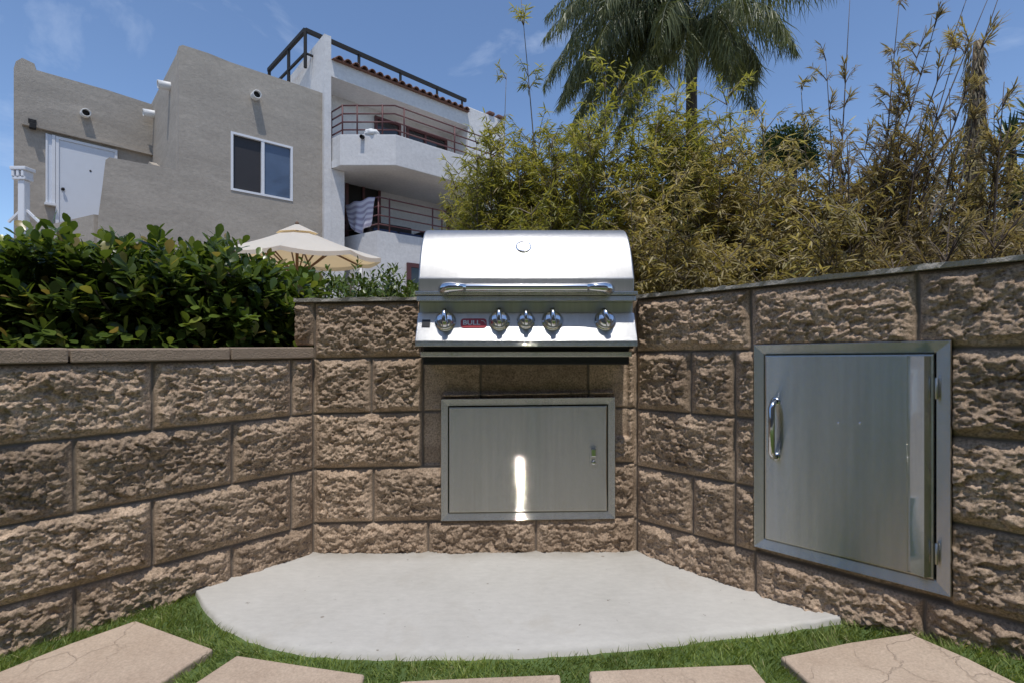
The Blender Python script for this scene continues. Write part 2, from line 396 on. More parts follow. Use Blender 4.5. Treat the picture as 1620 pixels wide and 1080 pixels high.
# PL: along is negative from the corner
def wall_face(name, pl, a0, a1, z0, z1, rows, joints, slope, seed, parent, flats=(), holes=(), res=.0032, corners=(0.0,)):
    na = int((a1 - a0) / res); nz = int((z1 - z0) / res)
    a = np.linspace(a0, a1, na + 1); z = np.linspace(z0, z1, nz + 1)
    A, Z = np.meshgrid(a, z)
    row = np.clip(np.searchsorted(rows, Z.ravel()).reshape(Z.shape) - 1, 0, len(rows) - 2)
    dh = np.min(np.abs(Z[..., None] - np.array(rows)), axis=-1)
    dv = np.full(A.shape, 9.0); bid = np.zeros(A.shape, int)
    wob = .003 * (vn(A * 30, Z * 30, 91) - .5)
    for r in range(len(rows) - 1):
        j = np.array(sorted(set((joints[r] or []) + list(corners)))); m = row == r
        dv[m] = np.min(np.abs(A[m][:, None] + wob[m][:, None] - j), axis=-1)
        bid[m] = r * 20 + np.searchsorted(j, A[m])
    d = np.minimum(dh + wob, dv)
    mask = smooth(.0022, .0065, d); swell = smooth(.002, .030, d)
    ox = hsh(bid, bid * 0 + 3, seed) * 50; oy = hsh(bid, bid * 0 + 5, seed) * 50
    x = A + ox; y = Z + oy
    wx = x + .012 * fbm(x * 22, y * 22, seed + 40); wy = y + .012 * fbm(x * 22, y * 22, seed + 41)
    rough = .019 * fbm(x * 6, y * 9, seed + 10, 3) + .0085 * facet(wx * 23, wy * 32, seed + 20, 1.7) + .0066 * facet(wx * 52, wy * 68, seed + 30, 2.0) + .0034 * facet(wx * 105, wy * 130, seed + 60, 2.0) + .0026 * fbm(x * 100, y * 130, seed + 34, 2)
    h = -.011 + mask * (.006 + swell * (.013 + rough))
    fm = np.zeros(A.shape)
    for (f0, f1, g0, g1, dep) in flats:
        m = smooth(0, .010, np.minimum(np.minimum(A - f0, f1 - A), np.minimum(Z - g0, g1 - Z)))
        h = h * (1 - m) + m * (dep - (1 - mask) * .005 + .0045 * fbm(x * 60, y * 60, seed + 50)); fm = np.maximum(fm, m)
    W = A[..., None] * np.array(pl.u) + h[..., None] * np.array(pl.n) + np.array(pl.p)
    W[..., 2] = Z + slope * (A - (0 if pl is not PL else 0))
    keep = np.ones((nz, na), bool); ca = (a[1:] + a[:-1]) / 2; cz = (z[1:] + z[:-1]) / 2
    for (f0, f1, g0, g1) in holes:
        keep &= ~(((ca > f0) & (ca < f1))[None, :] & ((cz > g0) & (cz < g1))[:, None])
    I = np.arange((nz + 1) * (na + 1)).reshape(nz + 1, na + 1)
    q = np.stack([I[:-1, :-1], I[:-1, 1:], I[1:, 1:], I[1:, :-1]], -1)[keep]
    tone = hsh(bid, bid * 0 + 9, seed + 7)
    return np_mesh(name, W.reshape(-1, 3), [q], M['block'], parent, True, {'mortar': ((1 - mask)).ravel(), 'tone': tone.ravel()})

def js(pl, xs, y=700): return sorted(pl.hit(x, y)[0] for x in xs)
def more(j, lo, hi, step=.406):
    j = list(j)
    while j[0] - step > lo: j.insert(0, j[0] - step)
    while j[-1] + step < hi: j.append(j[-1] + step)
    return j
# --- left wall
wl = thing('block_wall', 'low split face block wall under the clipped hedge, left, with a flat tan coping', 'wall', (CL[0], CL[1], 0), 'split face block walls')
rowsL = [-.12, .105, .308, .513, .720]
jl1 = more(js(PL, [118, 368]), -2.3, 0); jl2 = more(js(PL, [242, 462]), -2.3, 0)
wall_face('block_face', PL, -2.3, 0.012, -.12, .720, rowsL, [jl1, jl2, jl1, jl2], 0.0, 11, wl)
MB().pbox(PL, -2.3, .0, -.20, -.03, -.12, .718).build('core', M['core'], wl)
cj = [-2.32] + more(js(PL, [109, 363], 560), -2.2, -.1) + [-.004]
b = MB()
for i in range(len(cj) - 1):
    b.pbox(PL, cj[i] + .002, cj[i + 1] - .002, -.21, .014, .7215, .759 + .002 * (i % 2))
b.build('coping', M['coping'], wl, .004)
# --- middle wall
wc = thing('block_wall', 'middle split face block wall that holds the stainless grill', 'wall', (.05, 1.82, 0), 'split face block walls')
sC = .020 / LC
rowsC = [-.12, .107, .309, .514, .718, .925]
jc = [js(PC, [677, 848]), js(PC, [590]), js(PC, [668]), js(PC, [587, 668, 760, 932]), js(PC, [668])]
g0, g1 = PC.hit(664, 560)[0], PC.hit(1001, 560)[0]
d0, d1 = PC.hit(699, 700)[0], PC.hit(972, 700)[0]
dz0, dz1 = PC.hit(699, 822)[1], PC.hit(699, 630)[1]
f1_ = PC.hit(997, 650)[0]
def c_faces(parent):
    wall_face('block_face', PC, -.004, LC + .004, -.12, .925, rowsC, jc, sC, 23, parent,
        flats=[(g0 - .002, f1_, .575, .74, -.017), (g0 - .002, d0 + .01, .31, .61, -.017), (d1 - .01, f1_, .40, .61, -.014), (d0 - .006, d1 + .006, dz0 - .01, dz1 + .004, -.02)],
        corners=(0.0, LC), holes=[(g0 - .003, g1 + .003, .735, 1.0), (d0 + .03, d1 - .03, dz0 + .03, dz1 - .03)])
c_faces(wc)
# the top course runs on to the left over the low wall's end
wall_face('end_block', PC, PC.hit(468, 520)[0], -.004, .7665, .925, [.765, .93], [[0.0]], sC, 31, wc)
b = MB()
b.pbox(PC, PC.hit(468, 520)[0] + .002, g0 - .004, -.20, -.035, .768, .924)
b.pbox(PC, .16, g0 - .004, -.20, -.035, -.1, .766)
b.pbox(PC, g1 + .004, LC + .1, -.20, -.035, -.1, .93)
b.pbox(PC, g0 - .002, g1 + .002, -.20, -.035, -.1, .66)
b.build('core', M['core'], wc)
def rough_cap(name, pl, a0, a1, z0, th, slope, parent, seed, back=-.205, front=.012):
    n = int((a1 - a0) / .012); a = np.linspace(a0, a1, n + 1); V = []
    for k, (bb, zz) in enumerate([(front, 0), (front + .002, th), (back, th), (back, 0)]):
        j = (vn(a * 40, a * 0 + k * 7, seed) - .5) * .006; jz = (vn(a * 55, a * 0 + k * 11, seed + 3) - .5) * (.006 if zz else 0)
        P = np.outer(a, np.array(pl.u)) + np.outer(bb + j, np.array(pl.n)) + np.array(pl.p); P[:, 2] = z0 + zz + jz + slope * a
        V.append(P)
    V = np.stack(V, 1).reshape(-1, 3); I = np.arange(len(V)).reshape(-1, 4); q = []
    for k in range(4):
        q.append(np.stack([I[:-1, k], I[1:, k], I[1:, (k + 1) % 4], I[:-1, (k + 1) % 4]], -1))
    caps = np.array([[0, 1, 2, 3], [len(V) - 1, len(V) - 2, len(V) - 3, len(V) - 4]])
    return np_mesh(name, V, q + [caps], M['coping_grey'], parent, False)
rough_cap('cap', PC, PC.hit(467, 520)[0], g0 - .006, .927, .012, sC, wc, 5)
rough_cap('cap', PC, g1 + .006, LC + .004, .927, .012, sC, wc, 6)
# --- right wall
wr = thing('block_wall', 'right split face block wall with the tall steel door set into it', 'wall', (CR[0], CR[1], 0), 'split face block walls')
sR = .020
rowsR = [-.12, .116, .317, .530, .744, .938]
jr = [more(js(PR, [1194, 1462]), 0.05, 2.1), more(js(PR, [1095]), .02, .9), more(js(PR, [1194]), .3, .9), more(js(PR, [1092, 1194]), .1, .9), more(js(PR, [1187, 1452]), .3, 2.1)]
for k in (1, 2, 3): jr[k] = [j for j in jr[k] if j < .36] + [(.36 if k != 2 else .36), 1.18 + (.2 if k % 2 else 0), 1.586 + (.2 if k % 2 else 0)]
r0, rz1 = PR.hit(1194, 545); r1, rz1b = PR.hit(1506, 538); _, rz0 = PR.hit(1194, 862); _, rz0b = PR.hit(1509, 943)
wall_face('block_face', PR, -.012, 2.1, -.12, .938, rowsR, jr, sR, 47, wr,
    flats=[(r0 - .004, r1 + .004, rz0 - .035, rz1 - sR * r0 + .004, -.02)], holes=[(r0 + .03, r1 - .03, rz0 + .02, rz1 - .04)])
b = MB(); b.pbox(PR, 0.0, r0 - .01, -.20, -.035, -.1, .935); b.pbox(PR, r1 + .01, 2.1, -.20, -.035, -.1, .96); b.pbox(PR, r0 - .01, r1 + .01, -.20, -.035, rz1 + .03, .94)
b.build('core', M['core'], wr)
rough_cap('cap', PR, .004, 2.1, .940, .012, sR, wr, 9)

# ------------------------------------------------------------------ ground, slab, pavers, turf
gx_ = np.linspace(.6, 3.2, 40); gv = []
for x in gx_: gv += [(x, -1.5, hg(x) - .019 if x > .61 else -.0199), (x, 1.9, hg(x) - .019 if x > .61 else -.0199)]
tag(MB().add(gv, [(2 * i, 2 * i + 2, 2 * i + 3, 2 * i + 1) for i in range(39)], True).build('turf_bank', M['turf_base']), kind='structure')
MB().add([(-900, -900, -.02), (900, -900, -.02), (900, 900, -.02), (-900, 900, -.02)], [(0, 1, 2, 3)]).build('ground', M['yard'])
tag(MB().add([(-2.6, -1.6, -.0175), (.62, -1.6, -.0175), (.62, 1.9, -.0175), (-2.6, 1.9, -.0175)], [(0, 1, 2, 3)]).build('turf_mat', M['turf_base']), kind='structure')
bpy.data.objects['ground']['kind'] = 'structure'
bed = [tuple(PL.w(-2.3, -.201, 0))[:2], tuple(PL.w(-.1, -.201, 0))[:2], tuple(PC.w(-.05, -.206, 0))[:2], tuple(PC.w(LC + .05, -.206, 0))[:2], tuple(PR.w(.1, -.206, 0))[:2], tuple(PR.w(2.1, -.206, 0))[:2], (5.5, .4), (5.5, 5.2), (-4.5, 5.2), (-4.5, .4)]
tag(MB().prism(bed[::-1], -.1, .66).build('planting_bed', M['soil']), kind='structure')
slab_px = [(325, 962), (352, 985), (390, 1003), (440, 1018), (490, 1027), (560, 1032), (650, 1033), (760, 1032), (850, 1029), (930, 1024), (1000, 1018), (1080, 1009), (1150, 1000), (1210, 993), (1270, 984), (1343, 973)]
front = [gnd(314, 941)] + [gnd(*p) for p in slab_px]
e1 = PR.w(PR.hit(1350, 973)[0], -.03, 0); front.append((e1.x, e1.y))
eb0 = PL.w(PL.hit(310, 940)[0], -.03, 0); front.insert(0, (eb0.x, eb0.y))
cb0 = PC.w(-.02, -.05, 0); cb1 = PC.w(LC + .02, -.05, 0)
back = [(eb0.x, eb0.y + .001), (cb0.x, cb0.y), (cb1.x, cb1.y), (e1.x, e1.y + .001)]
slab = front + back[::-1]
fx = np.array([p[0] for p in front]); fy = np.array([p[1] for p in front]); bx_ = np.array([p[0] for p in back]); by_ = np.array([p[1] for p in back])
xs = np.linspace(fx[0], fx[-1], 160); yf = np.interp(xs, fx, fy) + .006 * (vn(xs * 30, xs * 0, 2) - .5); yb = np.maximum(np.interp(xs, bx_, by_), yf + .0005)
nr = 24; V = []
for r in range(nr + 1):
    f = r / nr; yy = yf + (yb - yf) * f
    V.append(np.stack([xs, yy, np.array([hg(x) for x in xs]) + .0015 * (vn(xs * 4, yy * 4, 4) - .5) - .006 * max(0, 1 - r / 1.0)], 1))
V.append(np.stack([xs, yf - .002, np.full(len(xs), -.1)], 1))
I = np.arange((nr + 2) * len(xs)).reshape(nr + 2, len(xs))
q = [np.stack([I[r, :-1], I[r, 1:], I[r + 1, 1:], I[r + 1, :-1]], -1) for r in range(nr)] + [np.stack([I[nr + 1, :-1], I[nr + 1, 1:], I[0, 1:], I[0, :-1]], -1)]
so = np_mesh('concrete_slab', np.concatenate(V), [np.concatenate(q)], M['slab'], None, True, {'dirt': np.concatenate([np.full(len(xs), max(0.0, min(1.0, (r / nr - .80) / .13))) for r in range(nr + 1)] + [np.ones(len(xs))])}); so['kind'] = 'structure'
pav_px = [
    ([(0, 1062), (110, 1018), (215, 981), (338, 1026), (296, 1052), (225, 1100), (-120, 1135)], 'tan stamped paving stone at the left end of the arc, under the left block wall'),
    ([(375, 1036), (480, 1052), (577, 1066), (560, 1125), (240, 1125)], 'tan stamped paving stone in front of the slab, second from the left'),
    ([(633, 1077), (760, 1071), (886, 1066), (892, 1130), (600, 1130)], 'middle tan paving stone, of which only a sliver shows at the photo edge'),
    ([(932, 1061), (1060, 1055), (1188, 1050), (1238, 1110), (1245, 1130), (936, 1130)], 'tan stamped paving stone in front of the slab, right of the middle'),
    ([(1234, 1038), (1340, 1018), (1440, 1001), (1530, 1040), (1640, 1095), (1640, 1125), (1330, 1125)], 'tan stamped paving stone at the right end of the arc, below the tall steel door')]
pavs = []
for px, lab in pav_px:
    poly = [gnd(*p) for p in px]; pavs.append(poly)
    mp_ = MB().prism(poly[::-1], -.03, .002); mp_.v = [(x, y, z + hg(x)) for x, y, z in mp_.v]
    o = mp_.build('paving_stone', M['paver'], bevel=.006, seg=3)
    tag(o, lab, 'paving stone', 'stamped paving stones set in turf')
rng = np.random.default_rng(5)
def leaves(name, mat, parent, pos, dr, up, ln, wd, tint, kind='blade', droop=.2, kindtag=None):
    n = len(pos); dr = dr / np.linalg.norm(dr, axis=1)[:, None]
    side = np.cross(dr, up); side /= (np.linalg.norm(side, axis=1)[:, None] + 1e-9); nn = np.cross(side, dr)
    if kind == 'blade':
        T = [(0, 0, 0), (.3, .5, .0), (.3, -.5, .0), (.7, .36, -.45), (.7, -.36, -.45), (1, 0, -1)]
        Fq = [[1, 2, 4, 3]]; Ft = [[0, 2, 1], [3, 4, 5]]
    elif kind == 'broad':
        T = [(0, 0, 0), (.28, .30, .06), (.28, 0, -.05), (.28, -.30, .06), (.66, .5, .03), (.66, 0, -.12), (.66, -.5, .03), (.9, .3, -.12), (.9, 0, -.2), (.9, -.3, -.12), (1, 0, -.3)]
        Fq = [[1, 2, 5, 4], [2, 3, 6, 5], [4, 5, 8, 7], [5, 6, 9, 8]]; Ft = [[0, 2, 1], [0, 3, 2], [7, 8, 10], [8, 9, 10]]
    else:
        T = [(0, .5, 0), (0, -.5, 0), (.55, .38, -.25), (.55, -.38, -.25), (1, 0, -1)]
        Fq = [[0, 1, 3, 2]]; Ft = [[2, 3, 4]]
    V = np.stack([pos + dr * (u * ln)[:, None] + side * (v * wd)[:, None] + nn * (w * droop * ln)[:, None] for u, v, w in T], 1)
    k = len(T); off = (np.arange(n) * k)[:, None, None]
    q = (np.array(Fq)[None] + off).reshape(-1, 4); t = (np.array(Ft)[None] + off).reshape(-1, 3)
    return np_mesh(name, V.reshape(-1, 3), [q, t], M[mat], parent, kind == 'broad', {'tint': np.repeat(tint, k)})
# turf blades
n = 280000
X = rng.uniform(-1.9, 1.9, n); Y = rng.uniform(-.3, 1.75, n)
dens = np.clip((Y + .35) / 1.3, .12, 1) ; keep = rng.random(n) < dens
inl = np.array([PL.n.x * (x - CL[0]) + PL.n.y * (y - CL[1]) for x, y in zip(X, Y)]) > -.004
inr = np.array([PR.n.x * (x - CR[0]) + PR.n.y * (y - CR[1]) for x, y in zip(X, Y)]) > -.004
keep &= inl & inr & ~inside(slab, X, Y + .011) & ~(inside(slab, X, Y) & (X < front[1][0] + .05)) & (Y < 1.8)
for p in pavs: keep &= ~inside(p, X, Y)
X = X[keep]; Y = Y[keep]; n = len(X)
cl = vn(X * 14, Y * 14, 3); th = (vn(X * 18, Y * 18, 8) - .5) * 5 + rng.normal(0, 1.1, n)
lean = rng.uniform(.15, 1.1, n)
dr = np.stack([np.cos(th) * lean, np.sin(th) * lean, np.ones(n)], 1)
ln = rng.uniform(.016, .031, n) * (.75 + .5 * cl)
o = leaves('turf', 'turf', None, np.stack([X, Y, np.array([hg(x) for x in X]) - .02], 1), dr, np.stack([-np.sin(th), np.cos(th), 0 * th + .2], 1) + rng.normal(0, .4, (n, 3)), ln, rng.uniform(.0018, .0032, n), np.clip(rng.normal(.42, .22, n) + (cl - .5) * .3 + (rng.random(n) > .96) * .5, 0, 1), 'grass', .35)
tag(o, 'short green artificial turf filling the gaps between slab and paving stones', 'grass', kind='stuff')

# ------------------------------------------------------------------ grill
GX = (832.5 - CX) / F * 1.70
gr = thing('grill', 'built-in stainless steel gas grill with closed hood and five knobs', 'grill', (GX, 1.76, .69))
hw = .374
prof = [(1.697, .955), (1.694, 1.0)]
P = [(1.697, 1.004), (1.728, 1.105), (1.782, 1.198), (1.885, 1.207)]
for i in range(17):
    t = i / 16; c = [(1 - t) ** 3, 3 * t * (1 - t) ** 2, 3 * t * t * (1 - t), t ** 3]
    prof.append((sum(c[k] * P[k][0] for k in range(4)), sum(c[k] * P[k][1] for k in range(4))))
prof += [(2.02, 1.205), (2.10, 1.19), (2.17, 1.13), (2.20, 1.04), (2.20, .955)]
b = MB(); n = len(prof)
vs = [(GX - hw, y, z) for y, z in prof] + [(GX + hw, y, z) for y, z in prof]
b.add(vs[:n] + vs[n:], [(i, i + 1, n + i + 1, n + i) for i in range(n - 1)], True)
b.add(vs[:n], [tuple(range(n))]); b.add(vs[n:], [tuple(range(n - 1, -1, -1))])
lid = b.build('lid', M['steel_hood'], gr)
me = lid.data; bm = bmesh.new(); bm.from_mesh(me); bmesh.ops.remove_doubles(bm, verts=bm.verts, dist=1e-5)
for e in bm.edges:
    if e.calc_face_angle(0) > R(18): e.smooth = False
bmesh.ops.recalc_face_normals(bm, faces=bm.faces); bm.to_mesh(me); bm.free()
mod = lid.modifiers.new('bevel', 'BEVEL'); mod.width = .006; mod.segments = 3; mod.limit_method = 'ANGLE'; mod.angle_limit = R(35)
# thermometer on the hood
tp = at(828, 397, 1.775); tp.y = 1.762; tn = Vector((0, -.80, .60))
th_ = MB().lathe(tp - tn * .012, tn, [(.026, 0), (.030, .006), (.030, .026), (.027, .031), (.024, .031), (.023, .027), (.0, .027)], 32).build('thermometer', M['chrome'], lid)
b = MB().lathe(tp + tn * .0155, tn, [(.0, .0003), (.0225, .0)], 32)
b.build('dial', M['dial'], th_)
nx = Vector((1, 0, 0)); nu = tn.cross(nx)
MB().bar(tp + tn * .017, tp + tn * .017 + (nx * .3 - nu * .6) * .02, .0016).build('needle', M['rubber'], th_)
# handle
hz, hy = .963, 1.660
hb = MB().tube([(GX - .262 + .524 * i / 16, hy, hz) for i in range(17)], .0125, 20).build('handle', M['chrome'], lid)
for s in (-1, 1):
    b = MB(); pts = [(GX + s * .205, hy, hz), (GX + s * .232, hy - .001, hz), (GX + s * .256, hy + .001, hz), (GX + s * .273, hy + .009, hz - .002), (GX + s * .281, hy + .022, hz - .005), (GX + s * .283, 1.700, hz - .007)]
    b.tube(pts, [.0128, .0145, .018, .021, .0225, .0235], 18)
    b.build('handle_bracket', M['chrome'], hb)
# rim below the hood
b = MB(); fw = .381
def strip(b, w0, w1, y0, z0, y1, z1, yb=None):  # box between two cross-section edges
    b.box8([(GX - w0, y0, z0), (GX + w0, y0, z0), (GX + w0, (yb or y0 + .02), z0), (GX - w0, (yb or y0 + .02), z0), (GX - w1, y1, z1), (GX + w1, y1, z1), (GX + w1, (yb or y1 + .02), z1), (GX - w1, (yb or y1 + .02), z1)])
strip(b, fw, fw, 1.672, .938, 1.672, .952, 1.80)
strip(b, .376, .376, 1.672, .917, 1.676, .9375, 1.80)
b.build('rim', M['steel'], gr, .003)
# firebox
b = MB(); b.box((GX - .363, 1.722, .700), (GX + .363, 2.19, .916)); b.build('firebox', M['black'], gr, .004)
# control panel, leaning back
pT, pB = (1.712, .880), (1.672, .781)
cp = MB(); strip(cp, .372, .381, pB[0], pB[1], pT[0], pT[1], 1.721) if False else cp.box8([(GX - .381, pB[0], pB[1]), (GX + .381, pB[0], pB[1]), (GX + .381, 1.7205, pB[1]), (GX - .381, 1.7205, pB[1]), (GX - .378, pT[0], pT[1]), (GX + .378, pT[0], pT[1]), (GX + .378, 1.7205, pT[1]), (GX - .378, 1.7205, pT[1])])
cpo = cp.build('control_panel', M['steel_panel'], gr, .003)
MB().box((GX - .3735, 1.7185, .8805), (GX + .3735, 1.7215, .9165)).build('panel_back', M['steel_panel'], gr)
b = MB(); strip(b, .381, .381, 1.674, .764, 1.674, .7805, 1.7205); b.build('panel_lip', M['steel'], gr, .002)
b = MB()
for k in range(24):
    x = GX + .005 + k * .0085; b.box((x, 1.7165, .7505), (x + .005, 1.7212, .7595))
b.build('vent_slots', M['hole'], gr)
b = MB(); strip(b, .368, .368, 1.700, .728, 1.697, .747, 1.7215); b.build('drip_tray', M['steel'], gr, .003)
pd = Vector((0, pT[0] - pB[0], pT[1] - pB[1])).normalized(); pn = Vector((0, -pd.z, pd.y))
def on_panel(x, y):
    d = Vector(((x - CX) / F, 1, (HZ - y) / F)); p0 = Vector((0, pB[0], pB[1] - EYE)); t = p0.dot(pn) / d.dot(pn); return d * t + Vector((0, 0, EYE))
def knob(x, y, r, parent, first=[None]):
    p = on_panel(x, y)
    k = MB().lathe(p - pn * .002, pn, [(r * 1.12, 0), (r * 1.12, .004), (r * 1.02, .009), (r * .93, .011), (r * .90, .016), (r * .78, .028), (r * .70, .031), (0, .032)], 32)
    o = k.build('knob', M['chrome'], parent)
    g = MB(); a = -.06 if x < 900 else -.30
    ax = (pd * math.cos(a) + Vector((1, 0, 0)) * math.sin(a)); sx = pn.cross(ax).normalized()
    top = p + pn * .028; L = r * .95
    rows_ = [(-L, .008), (-L * .5, .020), (0, .024), (L * .6, .024), (L * 1.0, .014)]
    vs = []; w = r * .30
    for (u, h) in rows_:
        for (sv, hh) in ((-w, 0), (-w * .8, h * .75), (-w * .35, h), (w * .35, h), (w * .8, h * .75), (w, 0)):
            vs.append(top + ax * u + sx * sv + pn * (hh - .004))
    fs = []
    for i in range(len(rows_) - 1):
        for k2 in range(5): fs.append((i * 6 + k2, i * 6 + k2 + 1, (i + 1) * 6 + k2 + 1, (i + 1) * 6 + k2))
    fs += [tuple(range(6)), tuple(range(len(vs) - 1, len(vs) - 7, -1))]
    g.add(vs, fs, True); g.build('grip', M['chrome'], o)
for x, y, r in ((705, 509, .034), (790, 508, .034), (832, 508, .029), (874, 508, .034), (957, 508, .034)):
    knob(x, y, r, cpo)
def panel_plate(px0, px1, py0, py1, h, rad):
    A = on_panel(px0, py1); B = on_panel(px1, py0); w = B.x - A.x; hh = (B - A).dot(pd); o = []
    for cx_, cy_, a0 in ((w - rad, rad, -90), (w - rad, hh - rad, 0), (rad, hh - rad, 90), (rad, rad, 180)):
        for k in range(7):
            a = R(a0 + 15 * k); o.append((cx_ + rad * math.cos(a), cy_ + rad * math.sin(a)))
    m = len(o); P0 = Vector((A.x, A.y, A.z))
    f = [P0 + Vector((1, 0, 0)) * u + pd * v + pn * h for u, v in o] + [P0 + Vector((1, 0, 0)) * u + pd * v - pn * .001 for u, v in o]
    return MB().add(f, [tuple(range(m))] + [(i, m + i, m + (i + 1) % m, (i + 1) % m) for i in range(m)])
bd = panel_plate(728.5, 770, 504.5, 519, .0022, .0115).build('badge', M['badge_red'], cpo)
panel_plate(667, 681, 506, 518, .002, .001).build('igniter_button', M['rubber'], cpo, .0008)
def text_mesh(s, size, name, mat, parent, origin, ux, uy, uz, bold=.0):
    cu = bpy.data.curves.new(name, 'FONT'); cu.body = s; cu.size = size; cu.align_x = 'CENTER'; cu.align_y = 'CENTER'; cu.extrude = .0006; cu.offset = bold
    o = bpy.data.objects.new(name, cu); col.objects.link(o)
    dg = bpy.context.evaluated_depsgraph_get(); me = bpy.data.meshes.new_from_object(o.evaluated_get(dg))
    bpy.data.objects.remove(o); Mx = Matrix((ux, uy, uz)).transposed().to_4x4(); Mx.translation = origin; me.transform(Mx)
    me.materials.clear(); return link(name, me, mat, parent)
bc = on_panel(746, 511.6) + pn * .003
text_mesh('BULL', .0235, 'lettering', M['badge_white'], bd, bc, Vector((1.15, 0, 0)), pd, pn, .0005)
# a thin white horn sweep at the badge's right end
b = MB(); q0 = on_panel(761, 508) + pn * .0027
b.tube([q0, on_panel(765, 508.5) + pn * .0027, on_panel(767.3, 511) + pn * .0027, on_panel(767.8, 514) + pn * .0027], [.0012, .0012, .001, .0004], 6).build('horn_mark', M['badge_white'], bd)

# ------------------------------------------------------------------ steel doors
def steel_door(name, label, pl, a0, a1, z0l, z1l, z0r, z1r, fw, proud, strip_at=None, gap=.004, group=None, rise=.003):
    ctr = pl.w((a0 + a1) / 2, 0, z0l)
    t = thing(name, label, 'access door', ctr, group)
    def zz(a, z0_, z1_, top):
        f = (a - a0) / (a1 - a0)
        return (z1l + (z1r - z1l) * f) if top else (z0l + (z0r - z0l) * f)
    def ring(ins, bb):
        return [pl.w(a0 + ins, bb, zz(a0 + ins, 0, 0, 0) + ins), pl.w(a1 - ins, bb, zz(a1 - ins, 0, 0, 0) + ins), pl.w(a1 - ins, bb, zz(a1 - ins, 0, 0, 1) - ins), pl.w(a0 + ins, bb, zz(a0 + ins, 0, 0, 1) - ins)]
    # frame: flat flange that dips towards the opening, mitred corners
    rings = [ring(0, -.02), ring(0, proud + rise - .002), ring(.002, proud + rise), ring(fw * .9, proud - .002), ring(fw, proud - .006), ring(fw + .003, -.02)]
    b = MB(); vs = [p for r in rings for p in r]
    fs = []
    for i in range(len(rings) - 1):
        for k in range(4): fs.append((i * 4 + k, i * 4 + (k + 1) % 4, i * 4 + 4 + (k + 1) % 4, i * 4 + 4 + k))
    b.add(vs, fs); b.build('frame', M['steel'], t)
    ip = fw + gap
    pr = proud + .004
    b = MB()
    rr = [ring(ip, -.019), ring(ip, pr - .004), ring(ip + .0015, pr - .0012), ring(ip + .005, pr)]
    vs = [p for r in rr for p in r]; fs = []
    for i in range(len(rr) - 1):
        for k in range(4): fs.append((i * 4 + k, i * 4 + (k + 1) % 4, i * 4 + 4 + (k + 1) % 4, i * 4 + 4 + k))
    if strip_at is None:
        # very slightly dished sheet
        nA, nZ = 14, 10; base = len(vs); A0 = ip + .005
        for j in range(nZ + 1):
            for i in range(nA + 1):
                f = i / nA; g = j / nZ; a = a0 + A0 + (a1 - a0 - 2 * A0) * f
                zb = zz(a, 0, 0, 0) + A0; zt = zz(a, 0, 0, 1) - A0
                bow = -.0006 * math.sin(math.pi * f) * math.sin(math.pi * g)
                vs.append(pl.w(a, pr + bow, zb + (zt - zb) * g))
        for j in range(nZ):
            for i in range(nA):
                q = base + j * (nA + 1) + i; fs.append((q, q + 1, q + nA + 2, q + nA + 1))
    else:
        base = len(vs); A0 = ip + .005; xs = [A0, (a1 - a0) * .3, (a1 - a0) * .6, strip_at - .003, strip_at, strip_at + .004, (a1 - a0) - A0 - .012, (a1 - a0) - A0]; nZ = 24
        for j in range(nZ + 1):
            for i, xx in enumerate(xs):
                a = a0 + xx; g = j / nZ; zb = zz(a, 0, 0, 0) + A0; zt = zz(a, 0, 0, 1) - A0
                w_ = .0014 * math.sin(g * 9) * (1 - abs(2 * g - 1)) 
                dep = {4: -.0012, 5: -.0010 + .8 * w_, 6: .0125 + .5 * w_, 7: .0}.get(i, 0)
                vs.append(pl.w(a + (w_ if 3 <= i <= 5 else 0), pr + dep, zb + (zt - zb) * g))
        nA = len(xs) - 1
        for j in range(nZ):
            for i in range(nA):
                q = base + j * (nA + 1) + i; fs.append((q, q + 1, q + nA + 2, q + nA + 1))
    b.add(vs, fs, True); pn_ = b.build('door_panel', M['steel'], t)
    me = pn_.data; bm = bmesh.new(); bm.from_mesh(me); bmesh.ops.remove_doubles(bm, verts=bm.verts, dist=5e-5)
    for e in bm.edges:
        if e.calc_face_angle(0) > R(20): e.smooth = False
    bmesh.ops.recalc_face_normals(bm, faces=bm.faces); bm.to_mesh(me); bm.free()
    return t, pn_, pr
t, pno, pr = steel_door('access_door', 'small landscape steel access door under the grill with a paddle latch', PC, PC.hit(697.5, 700)[0], PC.hit(973, 700)[0],
    PC.hit(698, 822.5)[1], PC.hit(698, 630)[1], PC.hit(973, 819)[1], PC.hit(973, 627)[1], .029, .006, gap=.002, group='stainless access doors')
la, lz = PC.hit(938, 722); b = MB()
b.pbox(PC, la - .014, la + .014, pr - .001, pr + .002, lz - .036, lz + .040); lo = b.build('latch', M['steel'], pno, .0015)
b = MB(); b.pbox(PC, la - .009, la + .009, pr + .002, pr + .010, lz + .004, lz + .034); b.build('latch_paddle', M['chrome'], lo, .003) 
pn_l = MB().lathe(PC.w(la, pr + .002, lz - .018), PC.n, [(.008, 0), (.008, .004), (.006, .005), (0, .005)], 20).build('keyhole', M['chrome'], lo)
t2, pno2, pr2 = steel_door('access_door', 'tall upright steel door with a bar handle in the right block wall', PR, r0, r1, rz0, rz1, rz0b, rz1b, .031, .007, rise=.005, gap=.0015,
    strip_at=PR.hit(1438, 740)[0] - r0, group='stainless access doors')
ha, hz1 = PR.hit(1229, 634); hz0 = PR.hit(1229, 720)[1]; b = MB()
b.tube([PR.w(ha, pr2, hz1), PR.w(ha, pr2 + .022, hz1 - .002), PR.w(ha, pr2 + .034, hz1 - .016), PR.w(ha, pr2 + .034, hz0 + .016), PR.w(ha, pr2 + .022, hz0 + .002), PR.w(ha, pr2, hz0)], .0088, 14)
